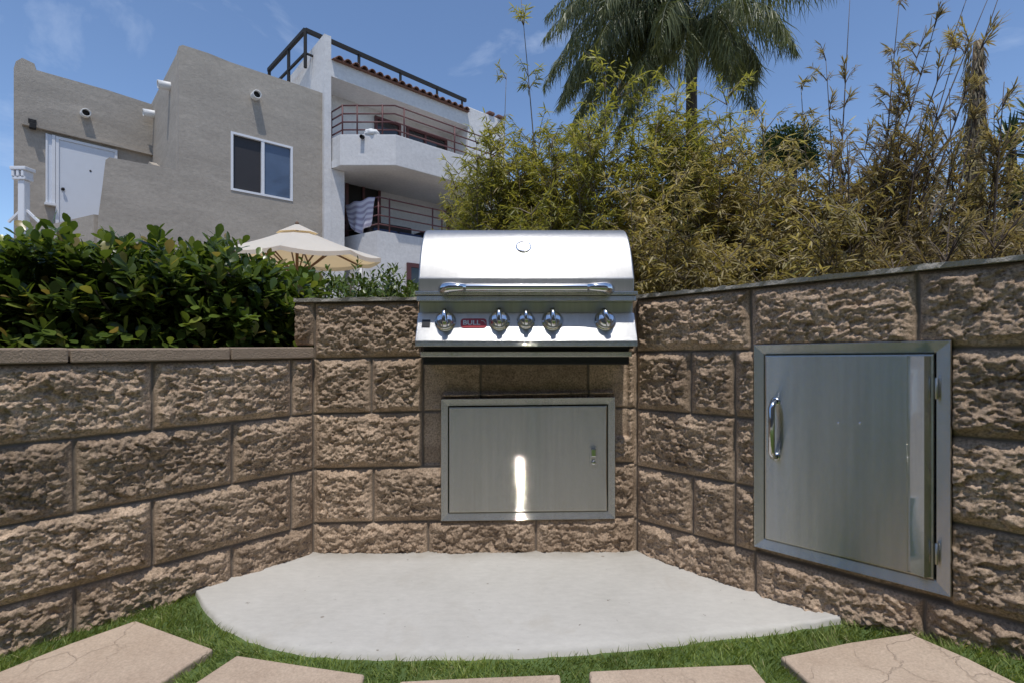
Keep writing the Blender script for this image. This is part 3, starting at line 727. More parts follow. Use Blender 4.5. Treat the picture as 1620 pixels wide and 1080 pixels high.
for z_ in (hz0, hz1): b.lathe(PR.w(ha, pr2 - .001, z_), PR.n, [(.013, 0), (.013, .004), (.009, .006)], 16)
b.build('handle', M['chrome'], pno2)
for py in (613, 872):
    a_, z_ = PR.hit(1480, py); b = MB().tube([PR.w(a_ + .003, .013, z_ - .026), PR.w(a_ + .003, .013, z_ + .026)], .0036, 12); b.build('hinge', M['steel'], t2)
for px in (1328, 1362):
    a_, z_ = PR.hit(px, 668); MB().lathe(PR.w(a_, pr2 - .0005, z_), PR.n, [(.0035, 0), (.003, .0015), (0, .002)], 10).build('rivet', M['chrome'], pno2)

# ------------------------------------------------------------------ tan stucco house
PT = Plane((-6.46, 9.5), (.746, .666))            # main front
BACK = Vector((-.70, .715, 0))
house = thing('house', 'tan stucco house with flat roofs, a white upstairs door and a sliding window', 'house', (-6.46, 9.5, 0))
la0, lzt = PT.hit(166, 248); ra, _ = PT.hit(519, 200); mz = 6.60; lz_ = 4.13
wa0, wz1 = PT.hit(365, 208); wa1, _ = PT.hit(463, 232); _, wz0 = PT.hit(365, 301)
b = MB(); th = .25
fl = [(la0 - .12, 0), (0, 0), (0, lz_ + .02), (la0 + .06, lz_), (la0 + .01, lz_ - .06), (la0 - .03, lz_ - .5), (la0 - .08, lz_ - 1.0), (la0 - .11, lz_ - 1.6)]
b.pprism(PT, fl, -th, 0)
b.pprism(PT, [(0, 0), (wa0, 0), (wa0, mz - .02), (.5, mz + .01), (.06, mz), (0, mz - .05)], -th, 0)
b.pprism(PT, [(wa0, 0), (wa1, 0), (wa1, wz0), (wa0, wz0)], -th, 0)
b.pprism(PT, [(wa0, wz1), (wa1, wz1), (wa1, mz - .01), (wa0, mz - .02)], -th, 0)
b.pprism(PT, [(wa1, 0), (ra, 0), (ra, mz - .05), (ra - .1, mz - .01), (wa1, mz - .01)], -th, 0)
b.build('front_wall', M['stucco'], house)
A0 = PT.w(0, -th, 0); Rr = PT.w(ra, -th, 0)
side_dir = Vector((-2.07, 2.1, 0)).normalized()
Bk = A0 + side_dir * 6; Rb = Rr + side_dir * 6
b = MB().prism([(A0.x, A0.y), (Rr.x, Rr.y), (Rb.x, Rb.y), (Bk.x, Bk.y)], 0, mz - .03); b.build('main_block', M['stucco'], house, .05)
W1 = Vector((-10.07, 9.9, 0)); W2 = Vector((-8.2, 12.0, 0)); PW = Plane(W1, (W2 - W1)[:2]); wz = 6.45
b = MB(); b.pprism(PW, [(0, 0), (3.4, 0), (3.4, wz - .02), (1.5, wz + .03), (.32, wz), (.30, wz + .12), (.12, wz + .16), (.03, wz + .05), (0, wz - .1)], -4, 0)
b.v = b.v[:9] + [(x + .62, y + .35, z) for x, y, z in b.v[9:]]      # the wing's end wall is not quite square
b.build('side_wing', M['stucco'], house)
b = MB(); b.pbox(PW, .12, 3.0, 0, .10, EYE + 4.46, EYE + 4.51); b.build('ledge', M['stucco'], house)
da0, dzt = PW.hit(93, 222); da1 = da0 + .92; dzb = PW.hit(95, 372)[1]
b = MB(); b.pbox(PW, da0, da1, .005, .03, dzb, dzt); dro = b.build('door', M['door_white'], house, .004)
b = MB()
b.pbox(PW, da0 - .055, da0 - .002, .003, .05, dzb, dzt + .06); b.pbox(PW, da1 + .002, da1 + .055, .003, .05, dzb, dzt + .06); b.pbox(PW, da0 - .002, da1 + .002, .003, .05, dzt + .003, dzt + .06)
b.build('door_frame', M['white_paint'], dro)
ka, kz = PW.hit(97, 300); MB().lathe(PW.w(da0 + .06, .03, kz), PW.n, [(.03, 0), (.03, .01), (.012, .02), (.03, .045), (.025, .06), (0, .065)], 16).build('handle', M['blackrail'], dro)
sa0, sz1 = PW.hit(75, 213); sa1 = da0 - .06; sz0 = PW.hit(76, 322)[1]
b = MB(); b.pbox(PW, sa0, sa1, .004, .03, sz0, sz1); so_ = b.build('side_window', M['door_white'], house)
b = MB(); b.pbox(PW, sa0 - .05, sa1 + .0, .004, .12, sz0 - .05, sz0 - .002); b.build('sill', M['white_paint'], so_)
b = MB(); b.pbox(PW, sa0 - .03, sa0 - .001, .004, .05, sz0, sz1); b.pbox(PW, sa1 - .05, sa1 - .001, .0305, .06, sz0, sz1); b.build('jamb', M['white_paint'], so_)
MB().lathe(PW.w((da0 + da1) / 2 + .05, .03, dzb + 1.48), PW.n, [(.02, 0), (.02, .006), (0, .008)], 12).build('peephole', M['blackrail'], dro)
# lantern on the wing
la_, lz2 = PW.hit(51, 197); b = MB(); b.pbox(PW, la_ - .06, la_ + .06, .0, .03, lz2 - .02, lz2 + .1); b.pbox(PW, la_ - .05, la_ + .05, .031, .16, lz2 - .12, lz2 - .02); b.pbox(PW, la_ - .02, la_ + .02, .031, .09, lz2 - .019, lz2 + .05)
b.build('wall_lamp', M['blackrail'], house, .008)
# roof drain spouts
PS = Plane((PT.w(0, 0, 0) + side_dir * 6)[:2], (-side_dir)[:2]); 
def scupper(pl, x, y, r=.085, L=.22, tilt=-.12):
    a, z = pl.hit(x, y); d = (pl.n + Vector((0, 0, tilt))).normalized(); p = pl.w(a, -.02, z)
    o = MB().lathe(p, d, [(r, 0), (r, L), (r * .8, L), (r * .8, L - .08)], 24).build('drain_spout', M['scupper'], house)
    MB().lathe(p + d * (L - .075), d, [(0, 0), (r * .8, 0)], 24).build('bore', M['hole'], o)
scupper(PT, 403, 153); scupper(PW, 134, 181); scupper(PS, 268, 137); scupper(PS, 243, 181)
# stair parapet between wing and main block
b = MB(); b.pprism(PS, [(PS.hit(250, 250)[0] - 1.9, 3.9), (PS.hit(250, 250)[0] + .3, 3.9), (PS.hit(250, 250)[0] + .3, 4.7), (PS.hit(250, 250)[0] - .2, 4.9), (PS.hit(250, 250)[0] - 1.9, 4.3)], .0, .14); b.build('stair_parapet', M['stucco'], house)
b = MB(); q = [(-9.6, 9.9), (-7.6, 8.9), (-6.55, 9.72), (-8.4, 11.8)]; b.prism(q, 0, 3.13); b.build('landing', M['stucco'], house)
# sliding window
b = MB(); f = .045
b.pbox(PT, wa0, wa0 + f, -.09, .015, wz0, wz1); b.pbox(PT, wa1 - f, wa1, -.09, .015, wz0, wz1)
b.pbox(PT, wa0 + f, wa1 - f, -.09, .015, wz0, wz0 + f); b.pbox(PT, wa0 + f, wa1 - f, -.09, .015, wz1 - f, wz1)
mid = (wa0 + wa1) / 2 + .0; b.pbox(PT, mid - .03, mid + .03, -.08, .008, wz0 + f, wz1 - f)
wo = b.build('window', M['white_paint'], house)
MB().pbox(PT, wa0 + f, mid - .03, -.07, -.05, wz0 + f, wz1 - f).build('screen', M['glass_dark'], wo)
MB().pbox(PT, mid + .03, wa1 - f, -.06, -.04, wz0 + f, wz1 - f).build('pane', M['glass_blue'], wo)

# white post at the far left
pp = at(38, 400, 8.3); post = thing('porch_post', 'white painted porch post with moulded capital at the left edge', 'post', (pp.x, pp.y, 0))
zt = at(0, 266, 8.3).z; b = MB(); b.box((pp.x - .055, pp.y - .055, 0), (pp.x + .055, pp.y + .055, zt - .22)); b.build('shaft', M['white_paint'], post, .012)
b = MB(); b.box((pp.x - .15, pp.y - .10, zt - .06), (pp.x + .11, pp.y + .10, zt))
for k in range(3): b.box((pp.x - .13 + k * .08, pp.y - .09, zt - .17), (pp.x - .085 + k * .08, pp.y + .09, zt - .061))
b.box((pp.x - .13, pp.y - .08, zt - .219), (pp.x + .09, pp.y + .08, zt - .171)); b.build('capital', M['white_paint'], post, .01)
for s in (-1, 1):
    b = MB().bar((pp.x + s * .05, pp.y, zt - .72), (pp.x + s * .26, pp.y, zt - .92), .03, .035); b.build('brace', M['white_paint'], post)
b = MB().bar((pp.x - .7, pp.y, zt - 1.3), (pp.x - .056, pp.y, zt - 1.3), .06, .09); b.build('handrail', M['white_paint'], post)

# ------------------------------------------------------------------ white apartment building
U = Vector((.746, .666, 0)).normalized(); F0 = (-4.27, 11.3)
PF = Plane(F0, U[:2])                                 # fascia plane; outward is towards us
apt = thing('apartment_building', 'white stucco apartment building with two balconies and a tiled eave', 'building', (F0[0], F0[1], 0))
Zf0, Zf1, ZR = EYE + 6.22, EYE + 6.60, EYE + 6.66
BW = -.85                                             # back wall of the balconies
b = MB(); b.pbox(PF, -.06, .10, -4.5, .0, 0, EYE + 7.14); b.build('end_wall', M['white_wall'], apt)
b = MB(); b.pbox(PF, .101, 4.04, BW - 3, BW, 0, Zf0 - .002); b.build('back_wall', M['white_wall'], apt)
b = MB(); b.pbox(PF, .101, 4.04, BW - 3, .0, Zf0, Zf1); b.build('eave', M['white_wall'], apt)
b = MB(); b.pbox(PF, 4.041, 5.46, -3, .0, 0, EYE + 6.80); b.build('end_block', M['white_wall'], apt, .03)
b = MB(); b.pbox(PF, .101, .42, -.35, -.01, 0, EYE + 4.08); b.build('pillar', M['white_wall'], apt)
# clay tiles
nt = 19; b = MB()
for k in range(nt):
    s0 = .16 + k * (3.86 / nt); r = .085
    vs = []; m = 8
    for bb, zo in ((.14, 0), (-.45, .14)):
        for i in range(m + 1):
            a = math.pi * i / m; vs.append(PF.w(s0 + .1 - math.cos(a) * r, bb, Zf1 + .012 + zo + math.sin(a) * r))
        for i in range(m, -1, -1):
            a = math.pi * i / m; vs.append(PF.w(s0 + .1 - math.cos(a) * r * .8, bb, Zf1 + .012 + zo + math.sin(a) * r * .78))
    q = 2 * (m + 1); fs = [(i, (i + 1) % q, q + (i + 1) % q, q + i) for i in range(q)]
    fs += [(i, i + 1, q - 2 - i, q - 1 - i) for i in range(m)]
    b.add(vs, fs, True)
b.pbox(PF, .11, 4.03, -.46, .10, Zf1 + .001, Zf1 + .012)
b.build('roof_tiles', M['tile'], apt)
b = MB()
for s0, w_ in ((4.78, .22), (5.12, .26)): b.pbox(PF, s0, s0 + w_, -.3, .06, EYE + 6.80, EYE + 6.90)
b.build('ridge_tiles', M['tile'], apt, .03)
# black roof rail
rc = at(483, 48, 11.67); rr_ = at(737, 165, 15.05); rl = at(425, 112, 13.39); zr = rc.z; rr_.z = zr; rl.z = zr
b = MB(); b.bar(rc, rr_, .08, .09); b.bar(rc + Vector((0, 0, 0)), rl, .08, .09); low = Vector((0, 0, -.55)); b.bar(rc + low, rl + low, .05, .05); b.bar(rc + low, rr_ + low, .04, .04)
for f_ in (0, .28, .53, .78, .97): p = rc.lerp(rr_, f_); b.bar(p + Vector((0, 0, -.9)), p, .06)
for f_ in (.42, .98): p = rc.lerp(rl, f_); b.bar(p + Vector((0, 0, -.9)), p, .06)
b.build('roof_railing', M['blackrail'], apt)
# upper balcony
Q0 = Vector((-4.33, 11.53)); Q1 = Vector((-3.93, 11.2)); P1 = Vector((-2.66, 11.2)); P2 = P1 + Vector(U[:2]) * 3.35
inn = Vector((PF.w(4.0, BW + .01, 0))[:2]); in0 = Vector((PF.w(.11, BW + .01, 0))[:2])
zb0, zb1 = EYE + 4.09, EYE + 4.80
P2b = P2 + Vector((-.666, .746)) * 1.1
foot = [Q1, P1, P2, P2b, inn, in0, Vector((PF.w(.11, .01, 0))[:2])]
foot[0] = Q1 + Vector((.02, .03)); foot[1] = P1 + Vector((-.02, .03)); foot[2] = P2 + Vector((-.02, .03))
b = MB(); b.prism(foot, zb0 - .001, zb0 + .16); b.build('balcony_floor', M['white_wall'], apt)
def ribbon(b, pts, th, z0, z1):
    """parapet of thickness th behind a polyline"""
    pts = [Vector(p[:2]) for p in pts]; off = []
    for i, p in enumerate(pts):
        ns = []
        if i > 0: d = (pts[i] - pts[i - 1]).normalized(); ns.append(Vector((-d.y, d.x)))
        if i < len(pts) - 1: d = (pts[i + 1] - pts[i]).normalized(); ns.append(Vector((-d.y, d.x)))
        m = sum(ns, Vector((0, 0))).normalized(); off.append(p + m * th / max(.3, m.dot(ns[0])))
    b.prism(pts + off[::-1], z0, z1)
b = MB(); ribbon(b, [Q0, Q1, P1, P2, P2b], .14, zb0 + .001, zb1); b.build('balcony_parapet', M['white_wall'], apt, .012)
def railing(name, pts, zs, posts, parent, zlow, rr=.017):
    b = MB()
    for z in zs:
        for i in range(len(pts) - 1): b.tube([(pts[i].x, pts[i].y, z), (pts[i + 1].x, pts[i + 1].y, z)], rr, 8)
    for p in posts: b.tube([(p[0], p[1], zlow), (p[0], p[1], zs[0] + .02)], rr * 1.1, 8)
    return b.build(name, M['redrail'], parent)
ins = Vector((0, .07)); rp = [Q0 + Vector((.06, .06)), Q1 + Vector((.03, .07)), P1 + Vector((-.03, .07)), P2 + Vector((-.05, .06)), P2b]
posts = [rp[0], rp[1], rp[1].lerp(rp[2], .28), rp[1].lerp(rp[2], .76), rp[2].lerp(rp[3], .07), rp[2].lerp(rp[3], .5), rp[2].lerp(rp[3], .93)]
railing('upper_railing', rp, [EYE + 5.49, EYE + 5.30, EYE + 5.11, EYE + 4.93], posts, apt, zb1 - .02)
# drain on the balcony front
q = at(574, 217, 11.2); b = MB().lathe(q + Vector((0, .02, 0)), (0, -1, -.3), [(.045, 0), (.045, .14), (.03, .14), (.03, .1)], 14); b.build('balcony_drain', M['blackrail'], apt)
# openings in the back wall (doors, window)
PB = Plane((PF.w(0, BW, 0))[:2], U[:2])
def opening(name, px0, px1, pytop, z0, frame, glass, parent=apt, pl=PB, fw=.07, mull=None):
    a0, zt = pl.hit(px0, pytop); a1, _ = pl.hit(px1, pytop)
    b = MB(); b.pbox(pl, a0, a0 + fw, .002, .06, z0, zt); b.pbox(pl, a1 - fw, a1, .002, .06, z0, zt); b.pbox(pl, a0 + fw, a1 - fw, .002, .06, zt - fw, zt); b.pbox(pl, a0 + fw, a1 - fw, .002, .06, z0, z0 + fw)
    for f_ in (mull or []): m = a0 + (a1 - a0) * f_; b.pbox(pl, m - fw / 2, m + fw / 2, .003, .055, z0 + fw, zt - fw)
    o = b.build(name, M[frame], parent); MB().pbox(pl, a0 + fw, a1 - fw, .003, .02, z0 + fw, zt - fw).build('pane', M[glass], o); return o
opening('balcony_door', 592, 633, 184, zb0 + .2, 'redframe', 'glass_room')
opening('balcony_window', 642, 706, 201, EYE + 4.9, 'redframe', 'glass_room', mull=[.45])
opening('balcony_door', 715, 737, 222, zb0 + .2, 'redframe', 'glass_room')
opening('lower_door', 546, 601, 278, EYE + 2.2, 'redframe', 'hole', mull=[.5])
opening('lower_window', 706, 745, 325, EYE + 2.2, 'redframe', 'glass_room')
# lower balcony
Lc = Vector((-3.13, 11.4)); Ll = Vector((-4.25, 12.2)); Lr = Lc + Vector(U[:2]) * 3.6; lzp = EYE + 2.65
Lrb = Lr + Vector((-.666, .746)) * 1.4
b = MB(); b.prism([Ll, Lc, Lr, Lrb, Vector((PF.w(.45, BW + .02, 0))[:2])], 0, lzp - .25); b.build('lower_storey', M['white_wall'], apt)
b = MB(); ribbon(b, [Ll, Lc, Lr], .14, lzp - .249, lzp); b.build('lower_parapet', M['white_wall'], apt)
lp = [Ll + Vector((.05, .08)), Lc + Vector((0, .08)), Lr + Vector((-.05, .06))]
railing('lower_railing', lp, [EYE + 3.45, EYE + 3.24, EYE + 3.03, EYE + 2.82], [lp[0], lp[1], lp[1].lerp(lp[2], .08), lp[1].lerp(lp[2], .42), lp[1].lerp(lp[2], .5), lp[2]], apt, lzp - .02)
PL2 = Plane(Lc, U[:2])
opening('ground_window', 643, 700, 416, .6, 'redframe', 'glass_room', pl=PL2, fw=.10)
dp = at(572, 430, 11.75); MB().tube([(dp.x, dp.y - .06, 0), (dp.x, dp.y - .06, EYE + 1.95)], .03, 10).build('downpipe', M['white_wall'], apt)
# towel over the lower rail
def towel():
    n, m = 22, 20; V = []; UVs = []
    A = Vector((lp[0].x, lp[0].y, 0)); B = Vector((lp[1].x, lp[1].y, 0)); d = (B - A).normalized(); nrm = Vector((d.y, -d.x, 0))
    for j in range(m + 1):
        g = j / m
        for i in range(n + 1):
            f = i / n
            s = .06 + (1.0 * f * (1 - .38 * g) + .25 * g) * .94
            z = EYE + 3.47 - g * (.62 + .18 * math.sin(f * 3.1)) - .02 * math.sin(f * 14)
            out = .03 + .05 * math.sin(f * 15 + g * 3) * g + .03 * g
            p = A + d * (s * (B - A).length * .94) + nrm * out; V.append((p.x, p.y, z)); UVs.append((f + g * .25, g))
    F_ = [(j * (n + 1) + i, j * (n + 1) + i + 1, (j + 1) * (n + 1) + i + 1, (j + 1) * (n + 1) + i) for j in range(m) for i in range(n)]
    me = bpy.data.meshes.new('towel'); me.from_pydata(V, [], F_); me.update(); uv = me.uv_layers.new(name='uv')
    for l in me.loops: uv.data[l.index].uv = UVs[l.vertex_index]
    me.polygons.foreach_set('use_smooth', [True] * len(me.polygons))
    o = link('towel', me, M['towel']); s = o.modifiers.new('solid', 'SOLIDIFY'); s.thickness = .012
    tag(o, 'striped lilac and white towel hung over the lower balcony railing', 'towel')
towel()
# white cloth bundle on the upper parapet
q = at(588, 211, 11.28); bm = bmesh.new(); bmesh.ops.create_icosphere(bm, subdivisions=3, radius=1)
for v in bm.verts:
    k = 1 + .18 * math.sin(v.co.x * 7) * math.cos(v.co.y * 6 + v.co.z * 5); v.co = Vector((v.co.x * .17 * k, v.co.y * .12 * k, max(-.05, v.co.z * .10 * k)))
    v.co += Vector((q.x, q.y, zb1 + .05))
me = bpy.data.meshes.new('cloth_bundle'); bm.to_mesh(me); bm.free(); me.polygons.foreach_set('use_smooth', [True] * len(me.polygons))
tag(link('cloth_bundle', me, M['cushion_white']), 'crumpled white cloth lying on the upper balcony parapet', 'cloth')
# dark sofa on the lower balcony
PSf = Plane((PL2.w(0, -.45, 0))[:2], U[:2]); sf = thing('balcony_sofa', 'dark wicker sofa with blue seat cushions behind the lower balcony rail', 'sofa', PSf.w(.7, 0, lzp - .25))
zf = lzp - .249
b = MB(); b.pbox(PSf, .1, 1.5, -.55, 0, zf + .02, zf + .30); b.build('seat', M['sofa'], sf, .03)
b = MB(); b.pbox(PSf, .1, 1.5, -.70, -.551, zf + .02, zf + .72); b.build('backrest', M['sofa'], sf, .04)
for s in (.0, 1.501): MB().pbox(PSf, s, s + .099, -.70, 0.02, zf + .0, zf + .55).build('armrest', M['sofa'], sf, .03)
for s in (.12, .82): MB().pbox(PSf, s, s + .66, -.54, .01, zf + .301, zf + .42).build('cushion', M['cushion_blue'], sf, .04)

# ------------------------------------------------------------------ patio umbrella
uy = 8.4; ua = at(470, 354, uy); um = thing('patio_umbrella', 'cream market umbrella standing open behind the hedge', 'umbrella', (ua.x, uy, 0))
ze = EYE + 1.50; RX, RY = 1.42, .98; zt = ua.z
def ucan(k, f, zoff=0):
    a = 2 * math.pi * k / 8 + .12
    return Vector((ua.x + RX * f * math.cos(a), uy + RY * f * math.sin(a), 0))
b = MB(); seg = 8; rad = 8
vs = []; fs = []
ring_f = [.17 + .83 * i / rad for i in range(rad + 1)]
nk = 48
for f_ in ring_f:
    for k in range(nk):
        kk = k / 6; k0 = int(kk); u = kk - k0
        p = ucan(k0, f_).lerp(ucan(k0 + 1, f_), u)
        z = zt - .05 - (zt - .05 - ze) * f_ - .05 * math.sin(math.pi * u) * f_ * f_ - .04 * math.sin(math.pi * f_)
        vs.append((p.x, p.y, z))
for i in range(rad):
    for k in range(nk): fs.append((i * nk + k, i * nk + (k + 1) % nk, (i + 1) * nk + (k + 1) % nk, (i + 1) * nk + k))
m0 = len(vs)
for k in range(nk):   # hem
    p = Vector(vs[rad * nk + k]); vs.append((p.x, p.y, p.z - .07))
for k in range(nk): fs.append((rad * nk + k, rad * nk + (k + 1) % nk, m0 + (k + 1) % nk, m0 + k))
b.add(vs, fs, False); can = b.build('canopy', M['canvas'], um)
b = MB(); vs = [(ua.x, uy, zt)]; fs = []
for k in range(8): p = ucan(k, .25); vs.append((p.x, p.y, zt - .05 - (zt - .05 - ze) * .25 + .015))
for k in range(8): fs.append((0, 1 + k, 1 + (k + 1) % 8))
b.add(vs, fs, False); b.build('vent_cap', M['canvas'], can)
MB().tube([(ua.x, uy, 0), (ua.x, uy, zt - .03)], .026, 12).build('pole', M['wood'], um)
MB().lathe((ua.x, uy, zt - .02), (0, 0, 1), [(.025, 0), (.035, .02), (.02, .05), (0, .06)], 14).build('finial', M['wood'], um)
for k in range(8):
    p = ucan(k, .99); MB().bar((ua.x, uy, zt - .20), (p.x, p.y, ze - .05), .022, .03).build('rib', M['wood'], um)
    p2 = ucan(k, .5); MB().bar((ua.x, uy, ze - .35), (p2.x, p2.y, (zt + ze) / 2 - .09), .018, .022).build('strut', M['wood'], um)

# ------------------------------------------------------------------ hedge shrubs
def shrub(name, label, cat, cx, cy, rx, ry, z0, z1, n, seed, mat='laurel', L=(.047, .08), W=.5, group=None, ang=0, topsparse=0):
    g = np.random.default_rng(seed); t = thing(name, label, cat, (cx, cy, z0), group)
    b = MB(); tips = []
    nst = max(6, n // 150)
    for i in range(nst):
        a = g.uniform(0, 6.28); r = math.sqrt(g.random()); bx, by = cx + .25 * rx * r * math.cos(a), cy + .25 * ry * r * math.sin(a)
        ex, ey = cx + rx * r * math.cos(a) * .9, cy + ry * r * math.sin(a) * .9; ez = z0 + (z1 - z0) * g.uniform(.55, .93)
        pts = [Vector((bx, by, z0 - .02)).lerp(Vector((ex, ey, ez)), f) + Vector(g.normal(0, .015, 3)) * (f > 0) for f in (0, .35, .7, 1)]
        b.tube(pts, [.012, .009, .006, .003], 5); tips.append(pts)
    b.build('branches', M['bark'], t)
    # twigs with whorls of leaves spread through the volume, denser at the surface
    nt = n // 9; P = []; D = []
    u = g.uniform(-1, 1, (nt * 4, 3)); 
    rr = np.abs(u); k = (rr[:, 0] ** 4 + rr[:, 1] ** 4 + rr[:, 2] ** 4); lump = .72 + .5 * vn(u[:, 0] * 2.3 + seed, u[:, 1] * 2.3 + u[:, 2] * 2, seed)
    keep = k < lump; u = u[keep][:nt]
    ca, sa = math.cos(ang), math.sin(ang)
    lx = u[:, 0] * rx; ly = u[:, 1] * ry
    base = np.stack([cx + lx * ca - ly * sa, cy + lx * sa + ly * ca, z0 + (z1 - z0) * (.5 + .5 * u[:, 2])], 1)
    out = np.stack([u[:, 0] * ca - u[:, 1] * sa, u[:, 0] * sa + u[:, 1] * ca, u[:, 2] * .5 + .75], 1) + g.normal(0, .35, base.shape)
    out /= np.linalg.norm(out, axis=1)[:, None]
    sprig = (g.random(len(base)) > .88) & (u[:, 2] > .55); base[:, 2] += sprig * g.uniform(.03, .08, len(base))
    m = 9; pos = np.repeat(base, m, 0); ax = np.repeat(out, m, 0); step = np.tile(np.arange(m) / (m - 1), len(base))
    tl = np.repeat(g.uniform(.06, .13, len(base)), m) * (L[1] / .085)
    pos = pos + ax * (tl * (step - .4))[:, None]
    ph = np.tile(np.arange(m) * 2.4, len(base)) + np.repeat(g.uniform(0, 6.28, len(base)), m)
    e1_ = np.cross(ax, np.array([.3, .5, .81])); e1_ /= np.linalg.norm(e1_, axis=1)[:, None]; e2_ = np.cross(ax, e1_)
    rad = e1_ * np.cos(ph)[:, None] + e2_ * np.sin(ph)[:, None]
    spread = (1.25 - .75 * step)[:, None]
    d = ax * .8 + rad * spread + g.normal(0, .12, pos.shape)
    ln = g.uniform(L[0], L[1], len(pos)) * (1 - .25 * step); hgt = (pos[:, 2] - z0) / (z1 - z0)
    tint = np.clip(g.normal(.38, .2, len(pos)) + .25 * (step > .8) * (g.random(len(pos)) > .3) + .18 * np.repeat(g.random(len(base)) > .7, m), 0, 1)
    leaves('foliage', mat, t, pos, d, ax * .6 + np.array([0, 0, .6]) + g.normal(0, .15, pos.shape), ln, ln * W, tint, 'broad', .25)
    # fine twigs
    return t
hg = 'shrubs of the clipped hedge'
def hed(x, Y, wpx, ytop, n, seed, label, z0=.68, dep=.30, **k):
    p = at(x, ytop, Y); shrub('hedge_shrub', label, 'shrub', p.x, p.y, wpx / 2 / F * Y, dep, z0, p.z, n, seed, group=hg, **k)
hed(-60, 1.72, 270, 408, 3600, 1, 'glossy dark green hedge shrub at the left photo edge, in front of the white post', dep=.27)
hed(95, 1.75, 250, 404, 4000, 2, 'glossy hedge shrub below the white upstairs door, with upright young shoots', dep=.27)
hed(240, 1.83, 235, 402, 4000, 3, 'tallest glossy hedge shrub, below the left end of the tan house front', dep=.27)
hed(355, 1.95, 180, 414, 3000, 4, 'glossy hedge shrub in front of the left half of the umbrella', dep=.25)
hed(438, 2.10, 120, 434, 2000, 5, 'glossy hedge shrub in front of the umbrella pole, beside the wall end', dep=.22)
hed(160, 2.30, 420, 418, 2600, 16, 'dark hedge shrub in the second row, hidden behind the front shrubs', dep=.28)
def small(x, Y, wpx, ytop, n, seed, label): 
    p = at(x, ytop, Y); shrub('boxwood_shrub', label, 'shrub', p.x, p.y, wpx / 2 / F * Y, .4, .66, p.z, n, seed, 'laurel_small', (.035, .06), .38, 'small shrubs behind the middle wall')
small(548, 3.1, 130, 442, 4200, 7, 'small leaved green shrub behind the wall end, next to the glossy hedge')
small(628, 3.0, 110, 450, 4200, 8, 'small leaved green shrub directly left of the grill hood')

# ------------------------------------------------------------------ bamboo
bg = 'bamboo clumps along the wall'
def bamboo(label, px, Y, hw_px, ytop, ncane, mat, seed, dens=1.0, lean=(0, 0), leafL=(.032, .07), canemat='cane', zbot=.75, bare=0, tall=(), sprd=.35, tipfade=0.0):
    upw = .9 if mat == 'bamboo_dry' else 0.0
    if upw: leafL = (.03, .07)
    g = np.random.default_rng(seed); base = at(px, HZ, Y); ztop = at(px, ytop, Y).z; hw_ = hw_px / F * Y
    t = thing('bamboo', label, 'bamboo', (base.x, base.y, .66), bg); b = MB(); P = []; D = []; S = []
    def cane(p0, p1, r0, bow, leafy, zmin, tw=1.0):
        n = 11; pts = []
        for i in range(n + 1):
            f = i / n; p = p0.lerp(p1, f) + bow * (f * f - f * .3); pts.append(p)
        b.tube(pts, [r0 * (1 - .8 * i / n) for i in range(n + 1)], 5)
        H = (p1 - p0).length; nn = max(4, int(H / .075))
        for i in range(nn):
            f = (i + g.random()) / nn
            q = p0.lerp(p1, f) + bow * (f * f - f * .3)
            if q.z < zmin: continue
            if g.random() > leafy * (1 - tipfade * max(0, f - .6) * 2.5): continue
            for k in range(g.integers(2, 4)):
                a = g.uniform(0, 6.28); tl = g.uniform(.12, sprd) * tw * (1.1 - .5 * f)
                d = Vector((math.cos(a), math.sin(a), g.uniform(.2, 1.3) + upw)).normalized(); e = q + d * tl
                b.tube([q, q + d * tl * .5 + Vector((0, 0, .01)), e], [.0035, .0025, .0012], 3, caps=False)
                m = g.integers(16, 29)
                for j in range(m):
                    ff = g.uniform(.25, 1.05); P.append(q + d * tl * ff)
                    aa = a + g.normal(0, 1.0 if not upw else .6); D.append((math.cos(aa), math.sin(aa), g.normal(-.05, .55) + upw * .9)); S.append(f)
    for i in range(int(ncane)):
        a = g.uniform(0, 6.28); r = math.sqrt(g.random()); dx = r * math.cos(a); dy = r * math.sin(a)
        p0 = Vector((base.x + dx * hw_ * .6, base.y + dy * .28, .64))
        hh = (1 - .38 * (dx * dx)) * g.uniform(.70, 1.0)
        p1 = Vector((base.x + dx * hw_ * 1.0 + lean[0] * hh, base.y + dy * .38 + lean[1] * hh, .64 + (ztop - .64) * hh))
        cane(p0, p1, g.uniform(.005, .009), Vector((dx * .2 * hw_, dy * .1, -.06)) + Vector(g.normal(0, .05, 3)), min(1, dens), zbot)
    for (x0, y0, x1, y1, lf) in tall:
        p0 = at(x0, y0, Y); p1 = at(x1, y1, Y + g.uniform(-.2, .2)); p00 = Vector((p0.x + (p0.x - p1.x) * .2, Y, .64))
        cane(p00, p1, .008, Vector((g.normal(0, .05), 0, 0)), lf, p0.z, .55)
    b.build('canes', M[canemat], t)
    P = np.array([tuple(p) for p in P]); D = np.array(D); n = len(P)
    ln = g.uniform(*leafL, n); up = np.array([0, 0, 1.0]) + g.normal(0, .45, (n, 3))
    cl = np.array([vn(np.array([p[0] * 4.0]), np.array([p[2] * 4.0]), seed)[0] for p in P])
    tint = np.clip(g.normal(.48, .2, n) + (cl - .5) * .5, 0, 1)
    leaves('foliage', mat, t, P, D, up, ln, ln * g.uniform(.11, .17, n) * (.8 if upw else 1), tint, 'blade', .22)
bamboo('bushy yellow green bamboo beside the white balcony', 772, 3.5, 78, 215, 30, 'bamboo_green', 101, tall=[(795, 300, 792, 118, .25)])
bamboo('yellow green bamboo with one long bare shoot, above the hood', 850, 3.3, 90, 178, 30, 'bamboo_green', 102, tall=[(862, 300, 832, -20, .3)])
bamboo('tallest dense green bamboo, left of the palm trunk', 950, 3.2, 95, 130, 30, 'bamboo_green', 103)
